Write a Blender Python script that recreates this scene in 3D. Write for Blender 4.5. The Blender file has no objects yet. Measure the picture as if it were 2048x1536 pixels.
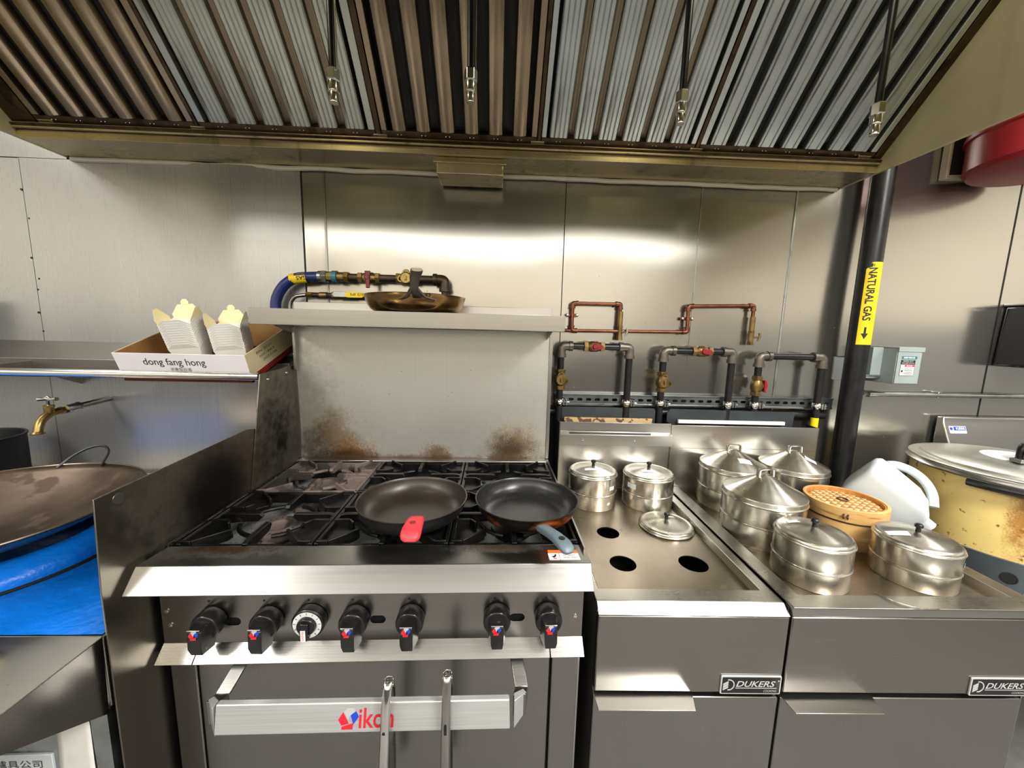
import bpy, bmesh, math, random
from mathutils import Vector, Matrix, noise as mnoise
from mathutils.geometry import delaunay_2d_cdt

random.seed(7)
PI = math.pi
sc = bpy.context.scene
COL = sc.collection
R = math.radians

# ---------------------------------------------------------------- camera
def look_matrix(pitch, roll, yaw):
    cy, sy, cp, sp = math.cos(yaw), math.sin(yaw), math.cos(pitch), math.sin(pitch)
    f = Vector((sy*cp, cy*cp, -sp)); rt = Vector((cy, -sy, 0)); dn = -rt.cross(f)
    cr, sr = math.cos(roll), math.sin(roll)
    x = rt*cr - dn*sr; d = dn*cr + rt*sr
    return Matrix((x, -d, -f)).transposed()
cam_d = bpy.data.cameras.new('camera')
cam_d.sensor_fit = 'HORIZONTAL'; cam_d.sensor_width = 36.0
cam_d.lens = 36.0*755.0/2048.0; cam_d.clip_start = 0.02
cam = bpy.data.objects.new('camera', cam_d); COL.objects.link(cam)
cam.matrix_world = Matrix.Translation((0, 0, 1.40)) @ look_matrix(R(7.82), R(1.412), R(2.231)).to_4x4()
sc.camera = cam

# ---------------------------------------------------------------- world, lamps, exposure
w = bpy.data.worlds.new('world'); sc.world = w; w.use_nodes = True
w.node_tree.nodes['Background'].inputs[0].default_value = (0.9, 0.95, 1.0, 1)
w.node_tree.nodes['Background'].inputs[1].default_value = 0.05
def area(name, loc, sx, sy, power, col, rot=(0, 0, 0)):
    l = bpy.data.lights.new(name, 'AREA'); l.shape = 'RECTANGLE'; l.size = sx; l.size_y = sy
    l.energy = power; l.color = col
    o = bpy.data.objects.new(name, l); COL.objects.link(o); o.location = loc; o.rotation_euler = rot
    return o
def hood_fill_light(loc, power, col):
    l = bpy.data.lights.new('hood_fill', 'POINT'); l.energy = power; l.color = col; l.shadow_soft_size = .04
    o = bpy.data.objects.new('hood_fill', l); COL.objects.link(o); o.location = loc
# two unseen fill lights added inside the hood to brighten filters and end panels
hood_fill_light((-.80, .75, 2.50), 3.2, (1.0, .95, .82)); hood_fill_light((.70, .75, 2.50), 3.2, (1.0, .95, .82))
# fluorescent ceiling troffers of the kitchen, behind and beside the photographer
area('ceiling_lamp', (-2.15, -0.85, 2.66), 0.6, 1.2, 40, (1.0, 0.985, 0.955))
area('ceiling_lamp', (1.35, -0.55, 2.66), 0.6, 1.2, 76, (1.0, 0.985, 0.955))
area('ceiling_lamp', (-0.2, -2.25, 2.66), 5.4, 1.3, 90, (1.0, 0.98, 0.94))
area('ceiling_lamp', (2.45, 0.75, 2.66), 0.6, 1.2, 24, (1.0, 0.985, 0.955))
area('ceiling_lamp', (-2.55, 0.65, 2.66), 0.6, 1.2, 13, (1.0, 0.985, 0.955))
vs = sc.view_settings
vs.view_transform = 'Standard'; vs.look = 'None'; vs.gamma = 1.0; vs.use_curve_mapping = False
vs.exposure = 0.58
sc.cycles.max_bounces = 8; sc.cycles.diffuse_bounces = 4; sc.cycles.glossy_bounces = 5
sc.cycles.caustics_reflective = False; sc.cycles.caustics_refractive = False
sc.cycles.sample_clamp_indirect = 4.0
sc.cycles.use_denoising = True

# ---------------------------------------------------------------- materials
def srgb(r, g, b):
    f = lambda c: (c/255/12.92) if c/255 <= 0.04045 else ((c/255+0.055)/1.055)**2.4
    return (f(r), f(g), f(b), 1)
MATS = {}
def mat(name, col, rough=0.5, metal=0.0, var=None, spots=None, brush=None, stains=None, bump=None,
        trans=0.0, coat=0.0, aniso=0.0, spec=None, emit=None, sss=0.0, streaks=None, grain=.18, spun=0.0):
    """one procedural material; col is linear rgba
    var=(scale, amount) cloudy tone; spots=(scale, threshold, colour, strength) specks;
    brush=(sx,sy,sz,strength) brushed grain; stains=[(centre, radii, colour, strength, noise scale)];
    streaks=(sx,sy,sz,colour,threshold,strength)"""
    if name in MATS: return MATS[name]
    m = bpy.data.materials.new(name); m.use_nodes = True; nt = m.node_tree; N = nt.nodes; L = nt.links
    b = N['Principled BSDF']
    b.inputs['Metallic'].default_value = metal; b.inputs['Roughness'].default_value = rough
    if spec is not None: b.inputs['Specular IOR Level'].default_value = spec
    if trans: b.inputs['Transmission Weight'].default_value = trans
    if coat: b.inputs['Coat Weight'].default_value = coat; b.inputs['Coat Roughness'].default_value = 0.08
    if sss:
        b.inputs['Subsurface Weight'].default_value = sss; b.inputs['Subsurface Radius'].default_value = (.02, .02, .02)
    if emit: b.inputs['Emission Color'].default_value = emit[0]; b.inputs['Emission Strength'].default_value = emit[1]
    tc = N.new('ShaderNodeTexCoord'); P = tc.outputs['Object']
    def noise(scale, detail=3, vec=None):
        n = N.new('ShaderNodeTexNoise'); n.inputs['Scale'].default_value = scale; n.inputs['Detail'].default_value = detail
        L.new(vec or P, n.inputs['Vector']); return n.outputs[0]
    def ramp(v, lo, hi):
        n = N.new('ShaderNodeMapRange'); n.inputs['From Min'].default_value = lo; n.inputs['From Max'].default_value = hi
        n.interpolation_type = 'SMOOTHSTEP'; L.new(v, n.inputs['Value']); return n.outputs[0]
    def math_(op, a, c):
        n = N.new('ShaderNodeMath'); n.operation = op
        for i, v in enumerate((a, c)):
            if isinstance(v, (int, float)): n.inputs[i].default_value = v
            else: L.new(v, n.inputs[i])
        return n.outputs[0]
    def mixc(f, a, c, blend='MIX'):
        n = N.new('ShaderNodeMix'); n.data_type = 'RGBA'; n.blend_type = blend
        if isinstance(f, (int, float)): n.inputs[0].default_value = f
        else: L.new(f, n.inputs[0])
        for i, v in ((6, a), (7, c)):
            if isinstance(v, (tuple, list)): n.inputs[i].default_value = v
            else: L.new(v, n.inputs[i])
        return n.outputs[2]
    def scaled(v):
        n = N.new('ShaderNodeMapping'); n.inputs['Scale'].default_value = v; L.new(P, n.inputs['Vector']); return n.outputs[0]
    c = col; rg = None; height = None
    if var:
        v = noise(var[0], 4); d = tuple(x*(1-var[1]) for x in col[:3]) + (1,); u = tuple(min(1, x*(1+var[1])) for x in col[:3]) + (1,)
        c = mixc(ramp(v, .3, .7), d, u)
        rg = math_('ADD', rough, math_('MULTIPLY', math_('SUBTRACT', v, .5), .25))
    if brush:
        v = noise(1.0, 2, scaled(brush[:3]))
        c = mixc(ramp(v, .25, .75), mixc(brush[3], c, (0, 0, 0, 1)) if not isinstance(c, tuple) else tuple(x*(1-brush[3]) for x in c[:3])+(1,), c)
        rg = math_('ADD', rg if rg is not None else rough, math_('MULTIPLY', math_('SUBTRACT', v, .5), grain))
        height = v if grain > .1 else None
    if streaks:
        v = noise(1.0, 3, scaled(streaks[:3]))
        c = mixc(math_('MULTIPLY', ramp(v, streaks[4], streaks[4]+.15), streaks[5]), c, streaks[3])
    dirt = None
    if spots:
        v = noise(spots[0], 5); f = math_('MULTIPLY', ramp(v, spots[1], spots[1]+.06), spots[3])
        c = mixc(f, c, spots[2]); dirt = f
    for (ce, ra, sc_, st, ns) in (stains or []):
        mp = N.new('ShaderNodeMapping'); mp.vector_type = 'TEXTURE'
        mp.inputs['Location'].default_value = ce; mp.inputs['Scale'].default_value = ra
        L.new(P, mp.inputs['Vector'])
        ln = N.new('ShaderNodeVectorMath'); ln.operation = 'LENGTH'; L.new(mp.outputs[0], ln.inputs[0])
        wob = math_('ADD', math_('MULTIPLY', math_('SUBTRACT', noise(ns, 6), .5), 1.1), math_('MULTIPLY', math_('SUBTRACT', noise(ns*7, 3), .5), .9))
        if ns <= 4: wob = math_('MULTIPLY', wob, .3)
        f = math_('MULTIPLY', math_('SUBTRACT', 1.0, ramp(math_('ADD', ln.outputs['Value'], wob), .15, 1.1)), st)
        c = mixc(f, c, sc_); dirt = f if dirt is None else math_('MAXIMUM', dirt, f)
    if dirt is not None and metal > .5:
        L.new(math_('MULTIPLY', metal, math_('SUBTRACT', 1.0, math_('MULTIPLY', dirt, .45))), b.inputs['Metallic'])
        rg = math_('ADD', rg if rg is not None else rough, math_('MULTIPLY', dirt, .3))
    if isinstance(c, tuple): b.inputs['Base Color'].default_value = c
    else: L.new(c, b.inputs['Base Color'])
    if rg is not None: L.new(rg, b.inputs['Roughness'])
    if spun:      # lathe-spun grain runs around the vertical axis of the object
        b.inputs['Anisotropic'].default_value = spun; b.inputs['Anisotropic Rotation'].default_value = .25
        tg = N.new('ShaderNodeTangent'); tg.direction_type = 'RADIAL'; tg.axis = 'Z'; L.new(tg.outputs[0], b.inputs['Tangent'])
    if bump or height is not None:
        bn = N.new('ShaderNodeBump')
        if bump: h = noise(bump[0], 4); bn.inputs['Strength'].default_value = bump[1]; bn.inputs['Distance'].default_value = bump[2]
        else: h = height; bn.inputs['Strength'].default_value = .12; bn.inputs['Distance'].default_value = .0006
        L.new(h, bn.inputs['Height']); L.new(bn.outputs[0], b.inputs['Normal'])
    MATS[name] = m; return m

BROWN = srgb(70, 40, 12)
M = {}
M['wall_steel'] = mat('wall_steel', srgb(180, 177, 170), .18, .93, brush=(420, 8, 2.2, .03), spots=(52, .70, srgb(105, 97, 82), .35), grain=.04)
M['left_sheet'] = mat('left_sheet_steel', srgb(172, 171, 168), .28, .72, brush=(420, 8, 2.2, .03), grain=.04)
M['steel'] = mat('brushed_steel', srgb(182, 180, 176), .29, 1, brush=(3, 300, 300, .05), grain=.06)
M['steel_v'] = mat('vertical_brushed_steel', srgb(176, 173, 168), .30, 1, brush=(300, 300, 3, .06), grain=.06)
M['steel_top'] = mat('counter_steel', srgb(176, 173, 165), .30, 1, var=(6, .05), brush=(3, 280, 280, .07), grain=.07, spots=(60, .70, srgb(80, 66, 45), .4))
M['door_steel'] = mat('oven_door_steel', srgb(150, 147, 144), .30, 1, brush=(420, 420, 3, .05), grain=.05, spots=(85, .745, srgb(190, 188, 184), .6))
M['panel_steel'] = mat('control_panel_steel', srgb(150, 146, 141), .26, 1, brush=(3, 400, 400, .06), grain=.06)
M['guard'] = mat('guard_steel', srgb(134, 128, 117), .32, 1, brush=(3, 6, 300, .06), grain=.05, stains=[
    ((0.0, .33, 1.00), (.3, .26, .24), srgb(58, 36, 14), .8, 5), ((0.0, .30, .965), (.3, .17, .19), srgb(5, 4, 3), 1.0, 4), ((0.0, .29, .955), (.3, .12, .13), srgb(4, 3, 3), 1.0, 4),
    ((0.0, .575, 1.04), (.3, .13, .26), srgb(16, 10, 6), 1.0, 6)])
M['backsplash'] = mat('backsplash_steel', srgb(204, 202, 195), .34, .72, brush=(400, 260, 3, .04), grain=.05,
    spots=(60, .70, srgb(96, 78, 50), .5), stains=[
    ((.06, .66, 1.04), (.13, .5, .36), srgb(96, 84, 62), .55, 9), ((.135, .66, 1.0), (.12, .5, .14), srgb(104, 76, 30), .75, 14),
    ((.195, .66, .945), (.115, .5, .075), srgb(118, 80, 14), .95, 20), ((.15, .66, .93), (.17, .5, .04), srgb(44, 26, 8), .9, 24), ((.03, .66, .96), (.10, .5, .10), srgb(60, 50, 40), .8, 12),
    ((.49, .66, .945), (.085, .5, .05), srgb(88, 58, 22), .9, 22), ((.79, .66, .975), (.14, .5, .13), srgb(110, 84, 38), .85, 24), ((.76, .66, .96), (.11, .5, .08), srgb(52, 32, 12), .85, 34),
    ((.44, .66, .925), (.7, .5, .022), srgb(80, 50, 18), .9, 12)])
M['landing'] = mat('landing_steel', srgb(146, 145, 141), .31, 1, brush=(3, 300, 300, .06), grain=.06, stains=[
    ((.13, .085, .92), (.20, .045, .03), srgb(58, 36, 12), .95, 24), ((.72, .088, .92), (.13, .03, .03), srgb(64, 42, 16), .9, 24)])
M['shelf_steel'] = mat('dull_shelf_steel', srgb(132, 127, 120), .36, 1, brush=(3, 300, 300, .06), grain=.06)
M['apron'] = mat('apron_steel', srgb(164, 161, 155), .30, 1, brush=(3, 300, 300, .07), spots=(70, .70, srgb(120, 112, 98), .4), grain=.07)
M['handle_steel'] = mat('brushed_handle', srgb(206, 207, 205), .34, .6, brush=(4, 300, 300, .14), grain=.1)
M['strip'] = mat('strip_steel', srgb(158, 156, 152), .27, 1, brush=(3, 300, 300, .05), spots=(60, .71, srgb(215, 212, 206), .5), grain=.06)
M['chrome'] = mat('chrome', (.78, .77, .74, 1), .12, 1)
M['satin'] = mat('satin_pot_steel', srgb(206, 203, 194), .27, 1, var=(9, .06), spots=(30, .70, srgb(120, 104, 70), .3), spun=.75)
M['aluminium'] = mat('spun_lid_steel', srgb(200, 197, 188), .30, 1, var=(14, .06), spun=.75)
M['hood_brass'] = mat('greasy_hood_steel', srgb(188, 175, 136), .26, .85, var=(3, .12), brush=(2, 90, 90, .06), grain=.08, streaks=(14, 14, 2, srgb(74, 54, 24), .58, .55), spots=(34, .72, srgb(60, 42, 18), .6))
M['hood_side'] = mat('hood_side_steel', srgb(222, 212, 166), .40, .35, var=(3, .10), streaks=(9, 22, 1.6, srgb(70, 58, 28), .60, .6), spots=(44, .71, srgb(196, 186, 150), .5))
M['hood_dark'] = mat('hood_inner_black', srgb(24, 19, 14), .5, .3, var=(6, .3))
M['rail_grime'] = mat('grimy_filter_rail', srgb(74, 58, 40), .42, .75, var=(18, .3), streaks=(20, 20, 20, srgb(24, 15, 8), .55, .7))
M['filter_brown'] = mat('brown_baffle', srgb(150, 134, 112), .36, .85, var=(5, .18), streaks=(26, 3, 3, srgb(52, 38, 24), .54, .7), bump=(90, .2, .001))
M['filter_grey'] = mat('grey_baffle', srgb(172, 175, 164), .40, .8, var=(5, .14), streaks=(40, 3, 3, srgb(78, 62, 42), .57, .7), bump=(90, .2, .001))
M['filter_blue'] = mat('blue_grey_baffle', srgb(186, 192, 190), .36, .85, var=(5, .14), streaks=(44, 3, 3, srgb(84, 72, 56), .60, .7), bump=(90, .2, .001))
M['caulk'] = mat('cream_caulk', srgb(242, 232, 206), .7)
M['castiron'] = mat('cast_iron', srgb(26, 25, 24), .34, .55, var=(30, .35), spots=(60, .68, srgb(74, 62, 52), .5), bump=(160, .15, .0006))
M['ash_iron'] = mat('ashen_cast_iron', srgb(70, 64, 60), .6, .25, var=(9, .4), spots=(12, .48, srgb(128, 112, 106), .75), bump=(120, .25, .001))
M['tray'] = mat('spattered_tray', srgb(186, 188, 188), .42, .5, var=(14, .2), spots=(120, .60, srgb(40, 38, 36), .7))
M['soot'] = mat('sooty_black', srgb(17, 15, 14), .6, .2, var=(30, .3))
M['gap'] = mat('black_gap', srgb(8, 8, 8), .8)
M['knob'] = mat('knob_black', srgb(46, 45, 44), .20, .5, var=(40, .25), spots=(70, .66, srgb(130, 126, 120), .4))
M['black_plastic'] = mat('black_plastic', srgb(18, 18, 18), .3)
M['white_paint'] = mat('white_print', srgb(222, 222, 220), .5)
M['black_print'] = mat('black_print', srgb(22, 20, 20), .6)
M['red_print'] = mat('red_print', srgb(206, 30, 48), .45)
M['blue_print'] = mat('blue_print', srgb(28, 64, 190), .45)
M['silver_print'] = mat('silver_print', srgb(196, 196, 192), .4, .3)
M['orange_print'] = mat('orange_print', srgb(240, 112, 44), .5)
M['label_white'] = mat('label_white', srgb(236, 234, 228), .5, var=(30, .05))
M['yellow_label'] = mat('yellow_label', srgb(250, 214, 6), .45, var=(30, .06))
M['hose_blue'] = mat('blue_hose', srgb(30, 44, 104), .35)
M['black_pipe'] = mat('black_pipe', srgb(27, 27, 28), .34, .25, var=(20, .3))
M['elbow'] = mat('grey_malleable_elbow', srgb(112, 106, 98), .42, .8, var=(25, .2))
M['old_pipe'] = mat('oily_brown_pipe', srgb(72, 60, 48), .38, .7, var=(25, .25))
M['brass'] = mat('brass', srgb(150, 128, 78), .34, .95, var=(25, .22))
M['old_brass'] = mat('tarnished_brass', srgb(126, 106, 66), .40, .9, var=(30, .3), spots=(40, .62, srgb(70, 50, 26), .6))
M['copper'] = mat('copper', srgb(124, 82, 60), .36, .9, var=(20, .25), spots=(30, .64, srgb(90, 72, 48), .6))
M['teal'] = mat('teal_cap', srgb(58, 122, 132), .4, .2)
M['red_handle'] = mat('red_valve_handle', srgb(146, 22, 34), .38)
M['dull_red'] = mat('dull_red_handle', srgb(128, 44, 48), .5)
M['zinc'] = mat('zinc_plate', srgb(168, 172, 172), .3, 1, var=(20, .1))
M['strut'] = mat('strut_zinc', srgb(112, 118, 120), .36, .95, var=(14, .15))
M['pan_black'] = mat('nonstick_black', srgb(52, 45, 39), .33, .2, var=(8, .18), bump=(220, .10, .0006))
M['pan_inner2'] = mat('worn_nonstick', srgb(40, 40, 40), .27, .3, var=(10, .25))
M['pan_burnt'] = mat('burnt_enamel', srgb(26, 18, 14), .35, .3, streaks=(9, 9, 26, srgb(168, 84, 24), .52, .9))
M['pan_bronze'] = mat('heat_tinted_steel', srgb(150, 122, 76), .22, 1, var=(6, .25), streaks=(8, 8, 30, srgb(60, 34, 18), .55, .8))
M['red_silicone'] = mat('red_silicone', srgb(232, 58, 66), .5, var=(20, .06))
M['grey_silicone'] = mat('grey_silicone', srgb(96, 110, 118), .42)
M['cardboard'] = mat('cardboard', srgb(158, 118, 66), .85, var=(12, .12))
M['carton_white'] = mat('carton_white', srgb(228, 222, 224), .55, var=(10, .03))
M['carton_cream'] = mat('carton_cream_side', srgb(206, 192, 150), .6, var=(10, .06))
M['carton_red'] = mat('carton_red', srgb(116, 26, 28), .5, var=(14, .2))
M['pail'] = mat('pail_white', srgb(240, 238, 232), .55)
M['pail_cream'] = mat('pail_cream', srgb(238, 226, 178), .6)
M['wok'] = mat('seasoned_wok_steel', srgb(112, 98, 86), .33, .95, var=(7, .28), spots=(11, .56, srgb(66, 48, 36), .6), bump=(60, .25, .001))
M['pot_black'] = mat('black_pot', srgb(20, 20, 21), .45, .3)
M['film'] = mat('blue_film', srgb(10, 112, 214), .32, 0, var=(5, .10), bump=(34, .8, .006), spec=.35)
M['sponge'] = mat('yellow_sponge', srgb(232, 206, 72), .9, bump=(140, .6, .003))
M['bamboo'] = mat('bamboo_strip', srgb(212, 168, 104), .5, var=(10, .16), streaks=(7, 7, 60, srgb(128, 70, 22), .58, .75))
M['bamboo_light'] = mat('bamboo_weave', srgb(232, 202, 144), .55, var=(60, .2))
M['bamboo_dark'] = mat('bamboo_shade', srgb(182, 122, 60), .55, var=(50, .25))
M['knot'] = mat('brown_wire_tie', srgb(78, 48, 24), .6)
M['jug'] = mat('milky_plastic', srgb(226, 234, 236), .4, 0, trans=.12, sss=.3)
M['cream_body'] = mat('cream_enamel_stained', srgb(232, 204, 128), .38, var=(8, .05), spots=(40, .635, srgb(112, 74, 28), .9),
    stains=[((-.19, -.165, .25), (.022, .08, .17), srgb(150, 88, 26), .85, 34), ((-.115, -.21, .22), (.02, .05, .14), srgb(168, 104, 36), .8, 30), ((-.13, -.2, .33), (.03, .06, .04), srgb(176, 112, 40), .8, 26)])
M['cooker_band'] = mat('grey_cooker_base', srgb(78, 86, 92), .4, .3, var=(10, .1))
M['lid_steel'] = mat('frosted_lid_steel', srgb(214, 214, 206), .36, 1, var=(6, .05))
M['box_grey'] = mat('grey_enclosure', srgb(150, 160, 158), .45, 0, var=(10, .05))
M['plate_white'] = mat('white_plate', srgb(206, 214, 216), .4)
M['red_plastic'] = mat('red_plastic', srgb(150, 22, 36), .42)
M['board_dark'] = mat('dark_board', srgb(48, 46, 42), .7)
M['plaster'] = mat('plaster_edge', srgb(226, 214, 186), .8)
M['smoke'] = mat('smoked_plastic', srgb(20, 22, 27), .2)
M['room_white'] = mat('painted_wall', srgb(230, 223, 208), .8, var=(2, .04))
M['room_grey'] = mat('grey_tiled_wall', srgb(138, 138, 137), .6, var=(2, .04))
M['room_dark'] = mat('dark_counter', srgb(80, 79, 78), .6, var=(2, .2))
M['tile'] = mat('floor_tile', srgb(116, 114, 112), .55, var=(9, .2))
M['dark_enamel'] = mat('dark_grey_flue', srgb(64, 70, 72), .4, .5, var=(10, .15))
M['rust'] = mat('rusty_ceramic', srgb(190, 160, 112), .8, spots=(40, .52, srgb(70, 46, 30), .9))
M['nameplate'] = mat('nameplate_black', srgb(26, 27, 29), .35, .2)
M['cooking_deck'] = mat('heat_dulled_deck', srgb(150, 140, 124), .34, 1, var=(7, .12), brush=(3, 240, 240, .06), grain=.08, spots=(26, .66, srgb(84, 68, 48), .45))

# ---------------------------------------------------------------- builders
BASE = {}
def rz(a): return Matrix.Rotation(a, 4, 'Z')
def tag(o, label=None, cat=None, group=None, kind=None):
    if label: o['label'] = label
    if cat: o['category'] = cat
    if group: o['group'] = group
    if kind: o['kind'] = kind
    return o
def thing(name, label, cat, base=(0, 0, 0), rot=0.0, group=None):
    """Empty at the base of a thing; its parts are given in a frame turned by rot about the world origin"""
    o = bpy.data.objects.new(name, None); COL.objects.link(o); o.empty_display_size = .05
    o.location = rz(rot) @ Vector(base); o.rotation_euler = (0, 0, rot)
    BASE[o.name] = Vector(base)
    return tag(o, label, cat, group)
class MB:
    def __init__(s): s.v = []; s.f = []
    def add(s, vs, fs):
        n = len(s.v); s.v += [Vector(p) for p in vs]; s.f += [[i+n for i in f] for f in fs]; return s
    def box(s, x0, x1, y0, y1, z0, z1):
        return s.add([(x0,y0,z0),(x1,y0,z0),(x1,y1,z0),(x0,y1,z0),(x0,y0,z1),(x1,y0,z1),(x1,y1,z1),(x0,y1,z1)],
                     [(3,2,1,0),(4,5,6,7),(0,1,5,4),(1,2,6,5),(2,3,7,6),(3,0,4,7)])
    def bar(s, a, b, wd, th, up=(0, 0, 1)):
        """box beam from a to b: width wd, thickness th along up"""
        a, b = Vector(a), Vector(b); d = (b-a).normalized(); u = Vector(up); sd = d.cross(u).normalized(); u = sd.cross(d)
        o = [-sd*wd/2-u*th/2, sd*wd/2-u*th/2, sd*wd/2+u*th/2, -sd*wd/2+u*th/2]
        return s.add([a+q for q in o]+[b+q for q in o], [(0,1,2,3),(7,6,5,4),(4,5,1,0),(5,6,2,1),(6,7,3,2),(7,4,0,3)])
    def prism(s, poly, fn):
        """poly: list of 2-d points, fn(p, k) -> 3-d point for k = 0 or 1"""
        n = len(poly)
        vs = [fn(p, 0) for p in poly]+[fn(p, 1) for p in poly]
        return s.add(vs, [list(range(n))[::-1], list(range(n, 2*n))]+[(i, (i+1) % n, (i+1) % n+n, i+n) for i in range(n)])
    def plate(s, outline, holes, fn):
        """flat plate with holes; fn(p, k) as for prism"""
        pts = []; edges = []
        for loop in [outline]+list(holes):
            n0 = len(pts); pts += [Vector(p) for p in loop]; edges += [(n0+i, n0+(i+1) % len(loop)) for i in range(len(loop))]
        r = delaunay_2d_cdt(pts, edges, [], 1, 1e-7)
        vs, fs = r[0], r[2]
        def inside(p, loop):
            c = False; n = len(loop)
            for i in range(n):
                a, b = loop[i], loop[i-1]
                if (a[1] > p[1]) != (b[1] > p[1]) and p[0] < (b[0]-a[0])*(p[1]-a[1])/(b[1]-a[1])+a[0]: c = not c
            return c
        keep = []
        for f in fs:
            ce = sum((vs[i] for i in f), Vector((0, 0)))/len(f)
            if inside(ce, outline) and not any(inside(ce, h) for h in holes): keep.append(tuple(f))
        n = len(vs)
        s_v = [fn(p, 0) for p in vs]+[fn(p, 1) for p in vs]
        out = [tuple(reversed(f)) for f in keep]+[tuple(i+n for i in f) for f in keep]
        cnt = {}
        for f in keep:
            for i in range(len(f)):
                e = (f[i], f[(i+1) % len(f)]); cnt[e] = 1
        for (a, b) in cnt:
            if (b, a) not in cnt: out.append((a, b, b+n, a+n))
        return s.add(s_v, out)
    def lathe(s, prof, ce=(0, 0, 0), seg=40, axis=None, close=True, arc=2*PI, start=0):
        """profile of (radius, height) turned about z (or the matrix axis)"""
        ce = Vector(ce); full = arc > 6.28; k = seg if full else seg+1; vs = []; fs = []
        for i in range(k):
            a = start+arc*i/seg
            for (r, h) in prof:
                p = Vector((r*math.cos(a), r*math.sin(a), h))
                vs.append((axis @ p if axis else p)+ce)
        n = len(prof)
        for i in range(seg):
            j = (i+1) % k
            for q in range(n-1): fs.append((i*n+q, j*n+q, j*n+q+1, i*n+q+1))
        if close and full:
            if prof[0][0] > 1e-6: fs.append([i*n for i in range(k)][::-1])
            if prof[-1][0] > 1e-6: fs.append([i*n+n-1 for i in range(k)])
        return s.add(vs, fs)
    def tube(s, path, r, seg=10, closed=False, cap=True):
        P = [Vector(p) for p in path]; n = len(P); vs = []; fs = []; up = None
        for i in range(n):
            a = P[(i-1) % n] if (closed or i > 0) else P[i]; b = P[(i+1) % n] if (closed or i < n-1) else P[i]
            t = (b-a).normalized()
            if up is None:
                up = Vector((0, 0, 1)) if abs(t.z) < .9 else Vector((0, 1, 0))
            sd = t.cross(up).normalized(); up = sd.cross(t).normalized()
            rr = r[i] if isinstance(r, (list, tuple)) else r
            for k in range(seg):
                a_ = 2*PI*k/seg; vs.append(P[i]+(sd*math.cos(a_)+up*math.sin(a_))*rr)
        m = n if closed else n-1
        for i in range(m):
            j = (i+1) % n
            for k in range(seg): fs.append((i*seg+k, i*seg+(k+1) % seg, j*seg+(k+1) % seg, j*seg+k))
        if cap and not closed: fs += [list(range(seg)), list(range((n-1)*seg, n*seg))[::-1]]
        return s.add(vs, fs)
    def grid(s, fn, nu, nv):
        vs = [fn(i/nu, j/nv) for j in range(nv+1) for i in range(nu+1)]
        return s.add(vs, [(j*(nu+1)+i, j*(nu+1)+i+1, (j+1)*(nu+1)+i+1, (j+1)*(nu+1)+i) for j in range(nv) for i in range(nu)])
    def xf(s, mtx):
        s.v = [mtx @ p for p in s.v]; return s
    def build(s, name, m, parent=None, bevel=0.0, solid=0.0, smooth=38, seg=2, offset=0):
        me = bpy.data.meshes.new(name)
        off = Vector((0, 0, 0)); root = parent
        while root is not None and root.parent is not None: root = root.parent
        if root is not None: off = BASE.get(root.name, off)
        me.from_pydata([tuple(p-off) for p in s.v], [], [tuple(f) for f in s.f]); me.validate()
        bm = bmesh.new(); bm.from_mesh(me); bmesh.ops.recalc_face_normals(bm, faces=bm.faces); bm.to_mesh(me); bm.free()
        me.materials.append(M[m] if isinstance(m, str) else m)
        if smooth:
            me.shade_smooth(); me.set_sharp_from_angle(angle=R(smooth))
        o = bpy.data.objects.new(name, me); COL.objects.link(o)
        if parent is not None: o.parent = parent
        if solid:
            md = o.modifiers.new('solid', 'SOLIDIFY'); md.thickness = solid; md.offset = offset
        if bevel:
            md = o.modifiers.new('bevel', 'BEVEL'); md.width = bevel; md.segments = seg; md.limit_method = 'ANGLE'; md.angle_limit = R(40)
        return o

def copy_tree(o, parent=None):
    c = o.copy(); COL.objects.link(c)
    if parent is not None: c.parent = parent
    if o.name in BASE: BASE[c.name] = BASE[o.name].copy()
    for ch in [x for x in o.children]: copy_tree(ch, c)
    return c
def fillet(pts, r, n=6):
    P = [Vector(p) for p in pts]; out = [P[0]]
    for i in range(1, len(P)-1):
        a = (P[i-1]-P[i]); b = (P[i+1]-P[i]); q = min(r, a.length*.49, b.length*.49); a.normalize(); b.normalize()
        p0, p1 = P[i]+a*q, P[i]+b*q
        for k in range(n+1):
            t = k/n; out.append(p0*(1-t)**2+P[i]*2*t*(1-t)+p1*t*t)
    return out+[P[-1]]
def arcpts(c, r, a0, a1, n, plane='xz'):
    o = []
    for i in range(n+1):
        a = a0+(a1-a0)*i/n; u, v = r*math.cos(a), r*math.sin(a)
        o.append(Vector(c)+(Vector((u, 0, v)) if plane == 'xz' else Vector((u, v, 0)) if plane == 'xy' else Vector((0, u, v))))
    return o
def circ(cx, cy, r, n=24): return [(cx+r*math.cos(2*PI*i/n), cy+r*math.sin(2*PI*i/n)) for i in range(n)]
def rrect(x0, x1, y0, y1, r, n=4):
    o = []
    for (cx, cy, a) in ((x1-r, y1-r, 0), (x0+r, y1-r, PI/2), (x0+r, y0+r, PI), (x1-r, y0+r, 1.5*PI)):
        o += [(cx+r*math.cos(a+PI/2*i/n), cy+r*math.sin(a+PI/2*i/n)) for i in range(n+1)]
    return o
AX = {'-y': Matrix(((1, 0, 0), (0, 0, -1), (0, 1, 0))), 'x': Matrix(((0, 0, 1), (0, 1, 0), (-1, 0, 0)))}   # turn z to -y / to x
def frame(o, xd, yd):
    xd = Vector(xd).normalized(); yd = Vector(yd); zd = xd.cross(yd).normalized(); yd = zd.cross(xd)
    m = Matrix((xd, yd, zd)).transposed().to_4x4(); m.translation = Vector(o); return m
FRONT = ((1, 0, 0), (0, 0, 1))
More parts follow.
